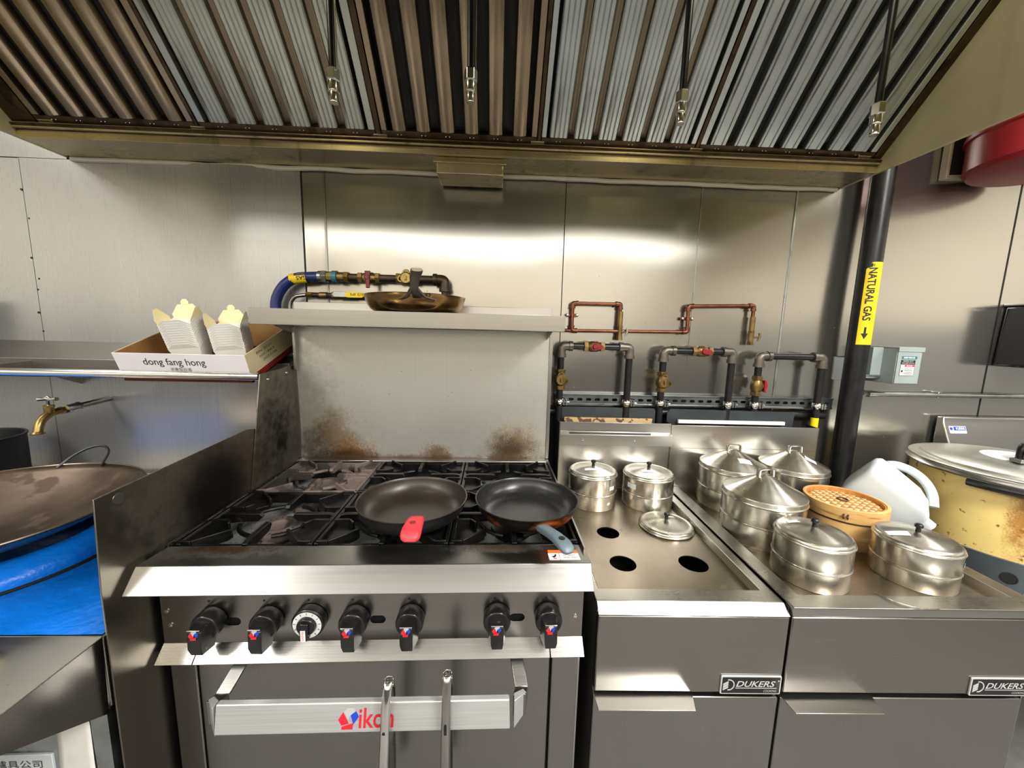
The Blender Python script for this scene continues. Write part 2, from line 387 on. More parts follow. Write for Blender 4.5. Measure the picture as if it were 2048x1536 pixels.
def text(body, name, m, parent, o, xd, yd, width=None, height=None, shear=0.0, depth=.0003, align='LEFT', bold=0.0, curve=None):
    """raised lettering: left end of the base line at o, reading along xd, up along yd; fitted to width and height"""
    cu = bpy.data.curves.new(name, 'FONT'); cu.body = body; cu.size = 1; cu.shear = shear; cu.offset = bold; cu.resolution_u = 3
    ob = bpy.data.objects.new(name, cu)
    me = bpy.data.meshes.new_from_object(ob); bpy.data.objects.remove(ob)
    mb = MB(); P = [v.co.copy() for v in me.vertices]
    x0, x1 = min(p.x for p in P), max(p.x for p in P); y0, y1 = min(p.y for p in P), max(p.y for p in P)
    sx = width/(x1-x0) if width else None; sy = height/(y1-y0) if height else None
    sx = sx or sy; sy = sy or sx
    base = 0 if any(ch in 'gjpqy,' for ch in body) else y0
    fr = frame(o, xd, yd)
    def place(p, k):
        q = Vector(((p.x-x0)*sx, (p.y-base)*sy, depth if k else -.0002))
        return curve(q) if curve else fr @ q
    if curve:       # wrapped lettering needs finer triangles
        bm = bmesh.new(); bm.from_mesh(me); bmesh.ops.triangulate(bm, faces=bm.faces)
        for _ in range(5):
            lo = [e for e in bm.edges if math.hypot((e.verts[0].co.x-e.verts[1].co.x)*sx, (e.verts[0].co.y-e.verts[1].co.y)*sy) > .006]
            if not lo: break
            bmesh.ops.subdivide_edges(bm, edges=lo, cuts=1, use_grid_fill=False); bmesh.ops.triangulate(bm, faces=bm.faces)
        bm.to_mesh(me); bm.free(); P = [v.co.copy() for v in me.vertices]
    n = len(P); fs = [tuple(f.vertices) for f in me.polygons]
    vs = [place(p, 1) for p in P]
    mb.add(vs, fs); bpy.data.meshes.remove(me)
    return mb.build(name, m, parent, smooth=0)
def decal(name, m, parent, poly, o, xd, yd, depth=.0004):
    fr = frame(o, xd, yd)
    return MB().prism(poly, lambda p, k: fr @ Vector((p[0], p[1], depth if k else -.0002))).build(name, m, parent, smooth=0)

W = 1.52          # face of the rear wall
# ---------------------------------------------------------------- the room
def struct(o): o['kind'] = 'structure'; return o
struct(MB().box(-3.4, 3.4, -3.2, 1.75, -.06, 0).build('floor', 'tile'))
struct(MB().box(-3.4, 3.4, -3.2, 1.75, 2.70, 2.78).build('ceiling', 'room_white'))
wl_ = struct(MB().box(-3.5, -3.4, -3.2, 1.75, 0, 2.7).build('wall_left', 'room_white'))
MB().box(-3.4, -3.385, -3.18, 1.5, 0, 1.42).build('tiled_dado', 'room_grey', wl_)
wr_ = struct(MB().box(3.4, 3.5, -3.2, 1.75, 0, 2.7).build('wall_right', 'room_white'))
MB().box(3.385, 3.4, -3.18, 1.5, 0, 1.55).build('tiled_dado', 'room_grey', wr_)
wf = struct(MB().box(-3.4, 3.4, -3.3, -3.2, 0, 2.7).build('wall_front', 'room_white'))
MB().box(-3.4, 3.4, -3.2, -3.185, 0, 1.25).build('tiled_dado', 'room_grey', wf)
wb = struct(MB().box(-3.4, 3.4, W+.012, 1.75, 0, 2.7).build('wall_rear', 'board_dark'))
def panel(x0, x1, z0, z1, m='wall_steel', wav=.0016, seed=0, y=W, curl=0.0, edge=.0):
    """one sheet of stainless cladding, slightly buckled between its edges"""
    nx, nz = max(8, int((x1-x0)/.045)), 34
    mb = MB()
    def pt(k):
        def f(u, v):
            x = x0+(x1-x0)*u; z = z0+(z1-z0)*v
            e = min(1, min(u, 1-u)*7)
            if curl: d = wav*e*(1.3*mnoise.noise((x*2.6+seed, z*.9, seed))+.45*mnoise.noise((x*6.5, z*1.4, seed+5)))
            else: d = wav*e*(1.2*mnoise.noise((x*1.1+seed, z*2.2, seed))+.42*mnoise.noise((x*1.7, z*6.5, seed+5)))
            if curl and u > .48: d += curl*math.sin((u-.48)/.52*PI)**1.6
            return (x, y-abs(edge)-d*1.0+(0 if k == 0 else .008), z)
        return f
    mb.grid(pt(0), nx, nz)
    n = nx+1
    # returned edges
    mb2 = MB(); mb2.v = mb.v; mb2.f = mb.f
    for xa in (x0, x1):
        mb2.add([(xa, y-abs(edge), z0), (xa, y-abs(edge), z1), (xa, W+.012, z1), (xa, W+.012, z0)], [(0, 1, 2, 3)])
    o = mb2.build('wall_panel', m, wb, smooth=60)
    return o
g = .0022
panel(-3.38, -1.735-g, .0, 1.9775, 'left_sheet', .0035, 3)
panel(-1.735+g, -.745, .0, 1.9775, 'left_sheet', .0055, 9, curl=.020, edge=.004)
panel(-.742, -.660-g, .0, 1.9775, 'wall_steel', .0008, 4)
panel(-.660+g, .2475-g*.7, .0, 1.9775, 'wall_steel', .0044, 12)
panel(.2475+g*.7, 1.155-g, .0, 1.9775, 'wall_steel', .0042, 17)
panel(-3.38, -1.572, 1.981, 2.62, 'left_sheet', .002, 41)
panel(1.155+g, 2.068-g, .0, 2.62, 'wall_steel', .0050, 23)
panel(2.068+g, 3.38, .0, 2.62, 'wall_steel', .0045, 31)
# narrow joint strips over the seams
for x, wd, m in ((-.660, .007, 'panel_steel'), (1.155, .008, 'zinc')):
    MB().box(x-wd/2, x+wd/2, W-.0035, W+.004, 0, 1.975).build('joint_strip', m, wb, bevel=.001)
for x, wd, zb in ((-1.735, .0055, 0), (.2475, .0030, 0), (2.068, .0050, 0)):
    MB().box(x-wd/2, x+wd/2, W-.0016, W+.004, zb, 1.975 if x < 1 else 2.6).build('joint_gap', 'soot', wb)
MB().box(-.7445, -.7415, W-.004, W+.004, 0, 1.975).build('joint_gap', 'soot', wb)
mb = MB()
for x, z in ((-1.739, 1.63), (-1.722, 1.555), (-1.731, 1.515), (-1.742, 1.43), (-1.733, 1.36), (-1.50, 1.372), (-1.727, 1.77), (-1.741, 1.87)):
    mb.lathe([(.0045, 0), (.004, .0015), (0, .002)], (x, W-.0025, z), 8, AX['-y'])
mb.build('rivet', 'soot', wb)['kind'] = 'stuff'
MB().box(.775, .7775, W-.0030, W+.003, 1.30, 1.975).build('scribe_line', 'zinc', wb)
# opposite counters, seen only as soft reflections
struct(MB().box(-3.3, 3.3, -3.15, -2.3, 0, 1.05).build('trim_1', 'room_dark', bevel=.01))

# ---------------------------------------------------------------- exhaust hood
HX0, HX1, HZ, HY = -1.556, 1.312, 1.984, .66
hood = thing('exhaust_hood', 'long greasy stainless exhaust hood over the cooking line', 'hood', (-.12, W, HZ))
MB().box(HX0, HX1, 1.366, 1.505, HZ-.0, HZ+.003).build('trough_bottom', 'hood_brass', hood)
MB().box(HX0, HX1, 1.364, 1.367, HZ-.001, HZ+.021).build('trough_lip', 'hood_brass', hood, bevel=.0008)
MB().prism([(1.367, HZ+.019), (1.367, HZ+.022), (1.345, HZ+.034), (1.345, HZ+.031)], lambda p, k: (HX0+.004 if k == 0 else HX1-.004, p[0], p[1])).build('drip_channel', 'rail_grime', hood)
MB().box(HX0, HX1, 1.352, 1.360, HZ+.022, HZ+.040).build('filter_rail', 'hood_brass', hood, bevel=.002)
MB().box(HX0, HX1, 1.502, W-.004, HZ, 2.62).build('back_panel', 'hood_dark', hood)
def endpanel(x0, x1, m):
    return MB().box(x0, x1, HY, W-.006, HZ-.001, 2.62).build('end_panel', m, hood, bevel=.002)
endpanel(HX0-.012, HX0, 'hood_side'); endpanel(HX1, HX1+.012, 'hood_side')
MB().box(HX0, HX1, HY, HY+.02, HZ, 2.62).build('front_panel', 'hood_side', hood, bevel=.003)
MB().box(HX0-.012, HX1+.012, HY, W-.006, 2.60, 2.63).build('top_panel', 'hood_dark', hood)
# sloped backing behind the filters
s2 = math.sqrt(.5)
def slope(x, s, n):      # s up the 45 degree filter bank from its lower edge, n out of it towards the cook
    return Vector((x, 1.357-s*s2-n*s2, 2.030+s*s2-n*s2))
MB().add([slope(HX0, -.02, -.055), slope(HX1, -.02, -.055), slope(HX1, .72, -.055), slope(HX0, .72, -.055)], [(0, 1, 2, 3)]).build('plenum_panel', 'hood_dark', hood)
for (x0, x1) in ((HX0, -1.480), (-.985, -.975), (-.412, -.396), (.117, .128), (.652, .664), (1.284, HX1)):
    MB().prism([(-.012, .004), (-.012, -.05), (.70, -.05), (.70, .004)], lambda p, k: slope(x0 if k == 0 else x1, p[0], p[1])).build('filler_strip', 'rail_grime', hood, bevel=.001)
for xc in (-1.45, -.98, -.40, .118, .658, 1.25):
    MB().prism([(-.016, .006), (-.016, -.004), (.006, -.004), (.006, .006)], lambda p, k: slope(xc-.022 if k == 0 else xc+.022, p[0], p[1])).build('filter_clip', 'hood_brass', hood, bevel=.001)
path = [(HX0+.01+i*(HX1-HX0-.02)/60, 1.511, HZ-.006+.0045*mnoise.noise((i*.35, 1, 2))) for i in range(61)]
MB().tube(path, .0085, 8).build('caulk_bead', 'caulk', hood)
cup = MB().box(-.222, .006, 1.385, 1.50, 1.932, 1.976).build('grease_cup', 'hood_brass', hood, bevel=.003)
MB().box(-.232, .016, 1.380, 1.384, 1.966, 1.983).build('cup_slide', 'hood_brass', cup, bevel=.001)
MB().box(-.222, .006, 1.3835, 1.3848, 1.972, 1.980).build('cup_slot', 'gap', cup)

FL = .56
def ribprof(kind):
    if kind == 'round': return [(-.024, -.022), (-.024, -.010), (-.020, -.003), (-.012, 0), (-.004, .0016), (.004, .0016), (.012, 0), (.020, -.003), (.024, -.010), (.024, -.022)]
    if kind == 'wide':
        return [(-.030, -.024), (-.030, -.004), (-.026, 0), (-.017, 0), (-.015, -.0018), (-.012, 0), (-.003, 0), (0, -.0018), (.003, 0), (.012, 0), (.015, -.0018), (.017, 0), (.026, 0), (.030, -.004), (.030, -.024)]
    return [(-.027, -.024), (-.027, -.002), (-.025, 0), (-.020, 0), (-.018, -.003), (-.015, 0), (.010, 0), (.012, -.003), (.015, 0), (.025, 0), (.027, -.002), (.027, -.024)]
def filt(x0, x1, n, kind, m, mback, label, margin, wscale=1.0):
    t = thing('baffle_filter', label, 'filter', tuple(slope((x0+x1)/2, 0, 0)), group='grease filters of the exhaust hood')
    # frame
    def strip(name, xa, xb, sa, sb, na, nb, mm=m):
        return MB().prism([(xa, sa), (xb, sa), (xb, sb), (xa, sb)], lambda p, k: slope(p[0], p[1], na if k == 0 else nb)).build(name, mm, t, bevel=.0015)
    strip('frame_rail', x0, x1, -.004, .016, -.03, .003, 'rail_grime')
    strip('frame_rail', x0, x1, FL-.02, FL, -.03, .003)
    strip('frame_stile', x0, x0+margin, .016, FL-.02, -.03, .0015)
    strip('frame_stile', x1-margin, x1, .016, FL-.02, -.03, .0015)
    strip('back_sheet', x0+.002, x1-.002, .0, FL, -.052, -.048, 'hood_dark')
    pitch = (x1-x0-2*margin)/n; first = None; fb = None
    for i in range(n):
        xc = x0+margin+pitch*(i+.5)
        if first is None:
            pr = [(px*wscale, pn) for px, pn in ribprof(kind)]
            first = MB().prism(pr, lambda p, k: slope(xc+p[0], .010 if k == 0 else FL-.012, p[1])).build('baffle', m, t, smooth=30)
        else:
            c = first.copy(); COL.objects.link(c); c.location.x = pitch*i
    for i in range(n-1):
        xc = x0+margin+pitch*(i+1)
        if fb is None:
            fb = MB().prism([(-.021, -.030), (-.018, -.026), (-.004, -.034), (.004, -.034), (.018, -.026), (.021, -.030), (.004, -.040), (-.004, -.040)],
                            lambda p, k: slope(xc+p[0], .012 if k == 0 else FL-.014, p[1])).build('rear_baffle', mback, t, smooth=30)
        else:
            c = fb.copy(); COL.objects.link(c); c.location.x = pitch*i
    mb = MB()
    for i in range(n):
        xc = x0+margin+pitch*(i+.5)
        for q in (-.006, .006):
            ce = slope(xc+q, .006, .003); mb.lathe([(.0022, 0), (.0016, .0012), (0, .0016)], ce, 6, Matrix(((1, 0, 0), (0, s2, -s2), (0, -s2, -s2))))
    mb.build('rivets', 'chrome', t)['kind'] = 'stuff'
    return t
filt(-1.478, -.987, 6, 'round', 'filter_brown', 'hood_dark', 'brown grease-stained baffle filter at the far left end of the hood', .020)
filt(-.973, -.414, 6, 'wide', 'filter_grey', 'filter_brown', 'grey-green baffle filter with brown gaps, second from the hood left end', .022)
filt(-.394, .115, 6, 'round', 'filter_brown', 'hood_dark', 'dark brown round-ribbed baffle filter in the middle of the hood', .018)
filt(.130, .650, 6, 'wide', 'filter_blue', 'filter_brown', 'blue-grey baffle filter with grooved ribs, right of the middle filter', .016)
filt(.666, 1.282, 7, 'flat', 'filter_blue', 'hood_dark', 'narrow-gapped blue-grey baffle filter at the far right end of the hood', .020)

# fire suppression nozzles on drop pipes
def nozzle(x, z, lab, m='black_pipe', tilt=0.0, side=0.0):
    t = thing('suppression_nozzle', lab, 'nozzle', (x, 1.0, z), group='fire suppression drops under the hood')
    MB().tube([(x, 1.0, z+.062), (x+tilt, .99, 2.60)], .0085, 10).build('drop_pipe', m, t)
    if side: MB().tube([(x+side, .990, z+.055), (x+side*1.0+tilt, .985, 2.60)], .0022, 6).build('steel_cable', 'chrome', t)
    mb = MB(); mb.lathe([(.0145, .033), (.0160, .036), (.0160, .058), (.0145, .061)], (x, 1.0, z), 6); mb.build('hex_nut', 'chrome', t, smooth=20, bevel=.0006)
    MB().lathe([(.0125, .012), (.0130, .014), (.0130, .032), (.0125, .034)], (x, 1.0, z), 18).build('nozzle_body', 'chrome', t)
    MB().lathe([(.0098, -.012), (.0104, -.010), (.0104, .011), (.0098, .012)], (x, 1.0, z), 18).build('nozzle_tip', 'chrome', t)
nozzle(-.403, 1.944, 'hanging nozzle with a thin steel cable, in front of the grey-green filter', side=.0135)
nozzle(-.078, 1.958, 'hanging chrome nozzle in front of the middle brown filter', side=.0115)
nozzle(.440, 1.933, 'hanging nozzle on a black pipe, before the grooved blue-grey filter')
nozzle(.940, 1.928, 'hanging nozzle nearest the hood right end')

# ---------------------------------------------------------------- six burner range
RA = R(.767)
X0, X1 = -.700, .214
rg = thing('gas_range', 'stainless six burner gas range with oven, backsplash and high shelf', 'range', (X0, .71, 0), RA)
MB().box(X0, X0+.004, .80, 1.385, .12, .925).build('side_panel', 'panel_steel', rg)
MB().box(X1-.004, X1, .775, 1.385, .12, .928).build('side_panel', 'steel', rg)
MB().box(X0+.004, X1-.004, 1.375, 1.385, .12, .93).build('rear_panel', 'soot', rg)
MB().box(X0+.004, X1-.004, .806, 1.372, .835, .845).build('crumb_tray', 'tray', rg)
MB().box(X0+.004, X1-.004, .776, 1.375, .12, .20).build('base', 'soot', rg)
# landing ledge: flat top, sloping front
MB().prism([(.806, .917), (.728, .9215), (.694, .8805), (.699, .8795), (.732, .917), (.806, .912)], lambda p, k: (X0-.001 if k == 0 else X1+.001, p[0], p[1])).build('landing_ledge', 'landing', rg, bevel=.0012)
MB().box(X0+.002, X1-.002, .803, .806, .845, .916).build('landing_skirt', 'soot', rg)
# control panel with its igniter slots
def slot(cx, cz, wd, h):
    return [(cx+wd/2-h/2+h/2*math.cos(R(-90+18*i)), cz+h/2*math.sin(R(-90+18*i))) for i in range(11)]+[(cx-wd/2+h/2+h/2*math.cos(R(90+18*i)), cz+h/2*math.sin(R(90+18*i))) for i in range(11)]
holes = [slot(x, .763, .034, .019) for x in (-.554, -.244, .065)]
MB().plate([(X0, .711), (X1, .711), (X1, .915), (X0, .915)], holes, lambda p, k: (p[0], .770+.003*k, p[1])).build('control_panel', 'panel_steel', rg)
MB().box(X0+.01, X1-.01, .782, .786, .72, .90).build('panel_backing', 'gap', rg)
mb = MB()
for x in (-.60, -.485, -.391, -.297, -.175, .014, .129): mb.lathe([(.0022, .0003), (.0022, 0)], (x, .7697, .812), 8, AX['-y'])
mb.build('pilot_hole', 'gap', rg)['kind'] = 'stuff'
mb = MB()
for x, z in ((-.683, .757), (-.688, .79), (.197, .765)): mb.lathe([(.0048, 0), (.0042, .0022), (.0015, .003), (0, .003)], (x, .770, z), 10, AX['-y'])
mb.build('screw', 'chrome', rg)
# splayed strip under the control panel, in three pieces
for a, b in ((X0-.002, -.6265), (-.6245, .1385), (.1405, X1+.002)):
    MB().prism([(.770, .7135), (.742, .6855), (.744, .6845), (.774, .7120)], lambda p, k: (a if k == 0 else b, p[0], p[1])).build('drip_strip', 'strip', rg, bevel=.0006)
# front stiles and oven door
for a, b in ((X0, -.645), (.1495, X1)):
    MB().box(a, b, .7765, .80, .13, .688).build('front_stile', 'door_steel', rg, bevel=.003)
MB().box(-.6445, .149, .790, .80, .13, .70).build('door_gap', 'gap', rg)
door = MB().box(-.640, .1445, .775, .789, .15, .690).build('oven_door', 'door_steel', rg, bevel=.004)
hb = MB().prism([(-.529, .664), (.046, .6605), (.048, .6025), (-.531, .606)], lambda p, k: (p[0], (.6660+(p[1]-.6315)*.16) if k == 0 else .684, p[1])).build('door_handle', 'handle_steel', door, bevel=.0022)
for x, sgn in ((-.540, -1), (.064, 1)):
    xe = x+sgn*.012
    MB().add([(x-.014, .776, .672), (x+.014, .776, .672), (x+.014, .776, .664), (x-.014, .776, .664),
              (xe-.015, .722, .636), (xe+.013, .722, .636), (xe+.013, .722, .629), (xe-.015, .722, .629)],
             [(0,1,2,3),(7,6,5,4),(4,5,1,0),(5,6,2,1),(6,7,3,2),(7,4,0,3)]).build('handle_arm', 'strip', door, bevel=.001)
    MB().add([(xe-.015, .722, .636), (xe+.013, .722, .636), (xe+.013, .722, .606), (xe-.015, .722, .606),
              (xe-.014-sgn*.008, .686, .656), (xe+.012-sgn*.008, .686, .656), (xe+.012-sgn*.008, .686, .604), (xe-.014-sgn*.008, .686, .604)],
             [(0,1,2,3),(7,6,5,4),(4,5,1,0),(5,6,2,1),(6,7,3,2),(7,4,0,3)]).build('handle_arm', 'panel_steel', door, bevel=.001)
    xb = xe-sgn*.020
    MB().add([(xb, .6662, .6625), (xb+sgn*.026, .692, .655), (xb+sgn*.026, .692, .607), (xb, .6662, .5985), (xb, .684, .6625), (xb+sgn*.020, .70, .655), (xb+sgn*.020, .70, .607), (xb, .684, .5985)],
             [(0,1,2,3),(7,6,5,4),(0,4,5,1),(1,5,6,2),(2,6,7,3),(3,7,4,0)]).build('handle_end', 'handle_steel', door, bevel=.001)
# range maker's mark on the handle
def hexmark(parent, o, xd, yd, s, depth=.0004):
    for nm, m, pts in (('emblem_red', 'red_print', [(-.50, -.02), (-.27, .34), (.02, -.22), (-.34, -.30)]), ('emblem_red', 'red_print', [(-.34, -.50), (.20, -.50), (.24, -.20), (-.33, -.36)]),
                       ('emblem_blue', 'blue_print', [(.10, .20), (.37, .37), (.50, .10), (.24, -.26)]), ('emblem_grey', 'silver_print', [(-.23, .37), (-.08, .50), (.26, .50), (.33, .38), (.04, .12), (.0, -.1)])):
        decal(nm, m, parent, [(p[0]*s, p[1]*s) for p in pts], o, xd, yd, depth)
HF = ((1, 0, 0), (0, .16, 1))
hexmark(door, (-.2735, .6658, .6315), *HF, .040)
text('ikon', 'lettering', 'red_print', door, (-.2535, .6629, .6130), *HF, width=.0685, height=.040, depth=.0004, shear=.05, bold=.012)
# knobs
def knobbody(parent, x, z, turn, m='knob'):
    ax = Matrix.Rotation(R(turn), 3, 'Y')
    base = MB()
    base.lathe([(.0285, 0), (.0300, .004), (.0300, .024), (.0272, .031), (.0, .031)], (0, 0, 0), 28, AX['-y'])
    # grip: a wedge standing on the disc, overhanging at the bottom
    sec = [(-.0150, .020), (.0150, .020), (.0160, .0), (.0155, -.026), (.0135, -.043), (-.0135, -.043), (-.0155, -.026), (-.0160, 0)]
    n = len(sec)
    vs = [(p[0]*1.30, -.022, p[1]) for p in sec]+[(p[0]*.84, -.056 if p[1] > -.03 else -.050, p[1]*(.70 if p[1] > 0 else 1.0)) for p in sec]
    base.add(vs, [list(range(n))[::-1], list(range(n, 2*n))]+[(i, (i+1) % n, (i+1) % n+n, i+n) for i in range(n)])
    base.xf(Matrix.Translation((x, .769, z)) @ ax.to_4x4())
    return base.build('control_knob', m, parent, bevel=.0018)
for x, tn in ((-.592, 3), (-.474, 3), (-.290, 0), (-.170, 0), (.019, -1), (.133, -2)):
    k = knobbody(rg, x, .772, tn)
    MB().box(x-.0125, x+.0125, .7122, .7150, .7885, .7905).build('chrome_edge', 'chrome', k, bevel=.0006)
    hexmark(k, (x+(.0 if tn >= 0 else -.001), .7130, .7790), *FRONT, .0200, .0006)
tk = MB().lathe([(.034, 0), (.0345, .006), (.0345, .018), (.031, .021), (0, .021)], (-.386, .769, .770), 36, AX['-y']).build('thermostat_knob', 'black_plastic', rg, bevel=.001)
tk['label'] = 'round black oven thermostat knob with a white numbered ring'
MB().lathe([(.0205, .0212), (.0205, .0217), (.0300, .0217), (.0300, .0212)], (-.386, .769, .770), 36, AX['-y']).build('dial_ring', 'white_paint', tk)
mb = MB()
for i in range(11):
    a = R(90-28*(i-5)); c, s_ = math.cos(a), math.sin(a)
    mb.bar((-.386+.0285*c, .7470, .770+.0285*s_), (-.386+(.024)*c, .7470, .770+.024*s_), .0009, .0006, (0, 1, 0))
mb.build('dial_mark', 'black_print', tk)['kind'] = 'stuff'
mb = MB(); mb.lathe([(.0200, .020), (.0190, .030), (0, .030)], (-.386, .769, .770), 24, AX['-y'])
mb.bar((-.386, .742, .782), (-.3880, .740, .744), .017, .016, (0, -1, 0))
mb.build('dial_grip', 'black_plastic', tk, bevel=.002)
decal('grip_label', 'label_white', tk, [(-.0050, -.0125), (.0050, -.0125), (.0050, .0125), (-.0050, .0125)], (-.3878, .7324, .757), *FRONT, .0006)
text('ikon', 'lettering', 'red_print', tk, (-.3905, .7320, .7680), (0, 0, -1), (1, 0, 0), width=.021, height=.0062, depth=.0004)

# backsplash, high shelf
MB().box(X0, X1, 1.370, 1.386, .918, 1.404).build('backsplash', 'backsplash', rg, bevel=.001)
MB().prism([(1.371, .929), (1.352, .922), (1.352, .916), (1.371, .916)], lambda p, k: (X0+.002 if k == 0 else X1-.002, p[0], p[1])).build('rear_ledge', 'steel', rg, bevel=.001)
for xa in (X0-.002, X1-.010):
    MB().box(xa, xa+.012, 1.366, 1.388, .93, 1.42).build('backsplash_stile', 'steel_v', rg, bevel=.001)
MB().box(X0-.004, X1+.002, 1.143, 1.386, 1.449, 1.452).build('shelf_top', 'steel', rg)
MB().prism([(1.1395, 1.452), (1.1395, 1.405), (1.1425, 1.4045), (1.1445, 1.449)], lambda p, k: ((X0-.004 if k == 0 else X1+.001), p[0], p[1])).build('shelf_apron', 'apron', rg, bevel=.0008)
MB().box(X0-.002, X1, 1.1425, 1.15, 1.4045, 1.4065).build('apron_hem', 'steel', rg)
MB().box(X0+.002, X1-.004, 1.378, 1.384, 1.452, 1.487).build('shelf_upstand', 'steel', rg, bevel=.001)
for xa in (X0+.004, X1-.022):
    MB().prism([(1.37, 1.449), (1.16, 1.449), (1.16, 1.425), (1.30, 1.390), (1.37, 1.375)], lambda p, k: (xa if k == 0 else xa+.003, p[0], p[1])).build('shelf_bracket', 'panel_steel', rg)
# warning sticker at the right end of the landing ledge: orange band over two white boxes
st0 = frame((.128, .7405, .9213), (1, 0, 0), (0, 1, -.057))
def sticker(o, wd, h, m, nm='warning_sticker'):
    return decal(nm, m, rg, [(0, 0), (wd, 0), (wd, h), (0, h)], st0 @ Vector((o[0], o[1], 0)), (1, 0, 0), (0, 1, -.057), .0005)
sticker((.001, .027), .066, .0125, 'orange_print'); sticker((0, 0), .0235, .026, 'label_white'); sticker((.0245, 0), .0425, .026, 'label_white')
text('WARNING', 'lettering', 'black_print', rg, st0 @ Vector((.030, .0300, .0005)), (1, 0, 0), (0, 1, -.057), width=.026, height=.0065, bold=.02)
text('HOT SURFACE', 'lettering', 'board_dark', rg, st0 @ Vector((.032, .0150, .0005)), (1, 0, 0), (0, 1, -.057), width=.026, height=.005)
text('DO NOT TOUCH', 'lettering', 'board_dark', rg, st0 @ Vector((.032, .0060, .0005)), (1, 0, 0), (0, 1, -.057), width=.028, height=.005)
decal('hand_mark', 'black_print', rg, [(.006, .012), (.012, .015), (.016, .022), (.018, .021), (.016, .012), (.011, .008)], st0 @ Vector((0, 0, .0005)), (1, 0, 0), (0, 1, -.057), .0003)
decal('heat_mark', 'red_print', rg, [(.008, .004), (.016, .003), (.017, .006), (.011, .007)], st0 @ Vector((0, 0, .0005)), (1, 0, 0), (0, 1, -.057), .0003)

# burners: cast venturi with two port discs per cell, below the grates
XS = [X0+.004, -.398, -.094, X1-.004]; YS = [.812, 1.090, 1.366]
for i in range(3):
    for j in range(2):
        cx, cy = (XS[i]+XS[i+1])/2, (YS[j]+YS[j+1])/2
        ashy = (i == 0)
        mm = 'ash_iron' if ashy else 'castiron'
        mb = MB()
        mb.lathe([(.030, .850), (.052, .868), (.056, .878), (.054, .886), (.030, .888), (.022, .882), (.0, .882)], (cx, cy, 0), 28)
        mb.tube([(cx, cy-.03, .868), (cx, cy-.10, .862), (cx, cy-.13, .856)], [.016, .013, .017], 10)
        b = mb.build('burner', mm, rg)
        mb = MB()
        for q in range(20):
            a = 2*PI*q/20; mb.lathe([(.0022, .8883), (0, .8885)], (cx+.043*math.cos(a), cy+.043*math.sin(a), 0), 6)
        mb.build('port', 'gap', b)['kind'] = 'stuff'
        MB().box(cx-.035, cx+.03, cy-.135, cy-.085, .8455, .865).build('burner_plate', mm, rg, bevel=.003)
    MB().tube([(cx, .812, .893), (cx, .852, .900)], .0052, 10).build('pilot_tube', 'chrome', rg)

# cast iron top grates
def grate(i, j, m, lab):
    x0, x1, y0, y1 = XS[i]+.0015, XS[i+1]-.0015, YS[j]+.0015, YS[j+1]-.0015
    cx, cy = (x0+x1)/2, (y0+y1)/2
    t = thing('burner_grate', lab, 'grate', (cx, cy, .885), RA, 'cast-iron grates of the range')
    zt = .921
    for (p, q, lo) in (((x0, y0+.006), (x1, y0+.006), .006 if j == 0 else 0), ((x0, y1-.006), (x1, y1-.006), .006 if j == 1 else 0), ((x0+.005, y0), (x0+.005, y1), 0), ((x1-.005, y0), (x1-.005, y1), 0)):
        MB().bar((p[0], p[1], zt-.018-lo), (q[0], q[1], zt-.018-lo), .010, .030).build('frame_bar', m, t, bevel=.0018)
    # corner lobes: flat webs edged by a raised rib that bends in towards the fingers
    for sx in (-1, 1):
        for sy in (-1, 1):
            ex, ey = (x1 if sx > 0 else x0), (y1 if sy > 0 else y0)
            c2 = lambda u, v: (ex-sx*u, ey-sy*v)
            q = [c2(.002, .002), c2(.030, .002), c2(.078, .050), c2(.080, .066), c2(.050, .092), c2(.044, .106), c2(.002, .106)]
            MB().prism(q, lambda p, k: (p[0], p[1], zt-.026 if k == 0 else zt-.0135)).build('corner_web', m, t, bevel=.0015)
            for path in ([c2(.004, .005), c2(.030, .005), c2(.082, .056)], [c2(.004, .104), c2(.042, .104), c2(.058, .086)]):
                rb = MB()
                for (pa, pb) in zip(path, path[1:]): rb.bar((pa[0], pa[1], zt-.0075), (pb[0], pb[1], zt-.0075), .0065, .019)
                rb.build('corner_rib', m, t, bevel=.0016)
    # four fingers running in from the middle of the sides
    for (px, py, dx, dy) in ((cx, y0, 0, 1), (cx, y1, 0, -1), (x0, cy, 1, 0), (x1, cy, -1, 0)):
        ln = .098 if dx == 0 else .110
        pr = [(0, zt-.030), (0, zt-.004), (.02, zt+.001), (ln-.006, zt+.001), (ln, zt-.008), (ln-.012, zt-.020), (.05, zt-.022)]
        MB().prism(pr, lambda p, k: (px+dx*p[0]+(dy*.006*(1 if k else -1)), py+dy*p[0]+(dx*.006*(1 if k else -1)), p[1])).build('finger', m, t, bevel=.0015)
    # ring that carries the fingers
    for q in range(4):
        a0 = PI/4+q*PI/2-.50; MB().tube([(cx+.086*math.cos(a0+i_*.1), cy+.080*math.sin(a0+i_*.1), zt-.020) for i_ in range(11)], .0055, 8).build('ring_segment', m, t)
    return t
grate(0, 0, 'castiron', 'front left cast-iron grate with ash marks, nearest the steel guard')
grate(1, 0, 'castiron', 'front middle cast-iron grate under the red-handled pan')
grate(2, 0, 'castiron', 'front right cast-iron grate under the grey-handled pan')
grate(0, 1, 'ash_iron', 'ash-grey rear left grate by the burnt backsplash corner')
grate(1, 1, 'castiron', 'black rear middle cast-iron grate against the backsplash')
grate(2, 1, 'castiron', 'black rear right cast-iron grate against the backsplash')

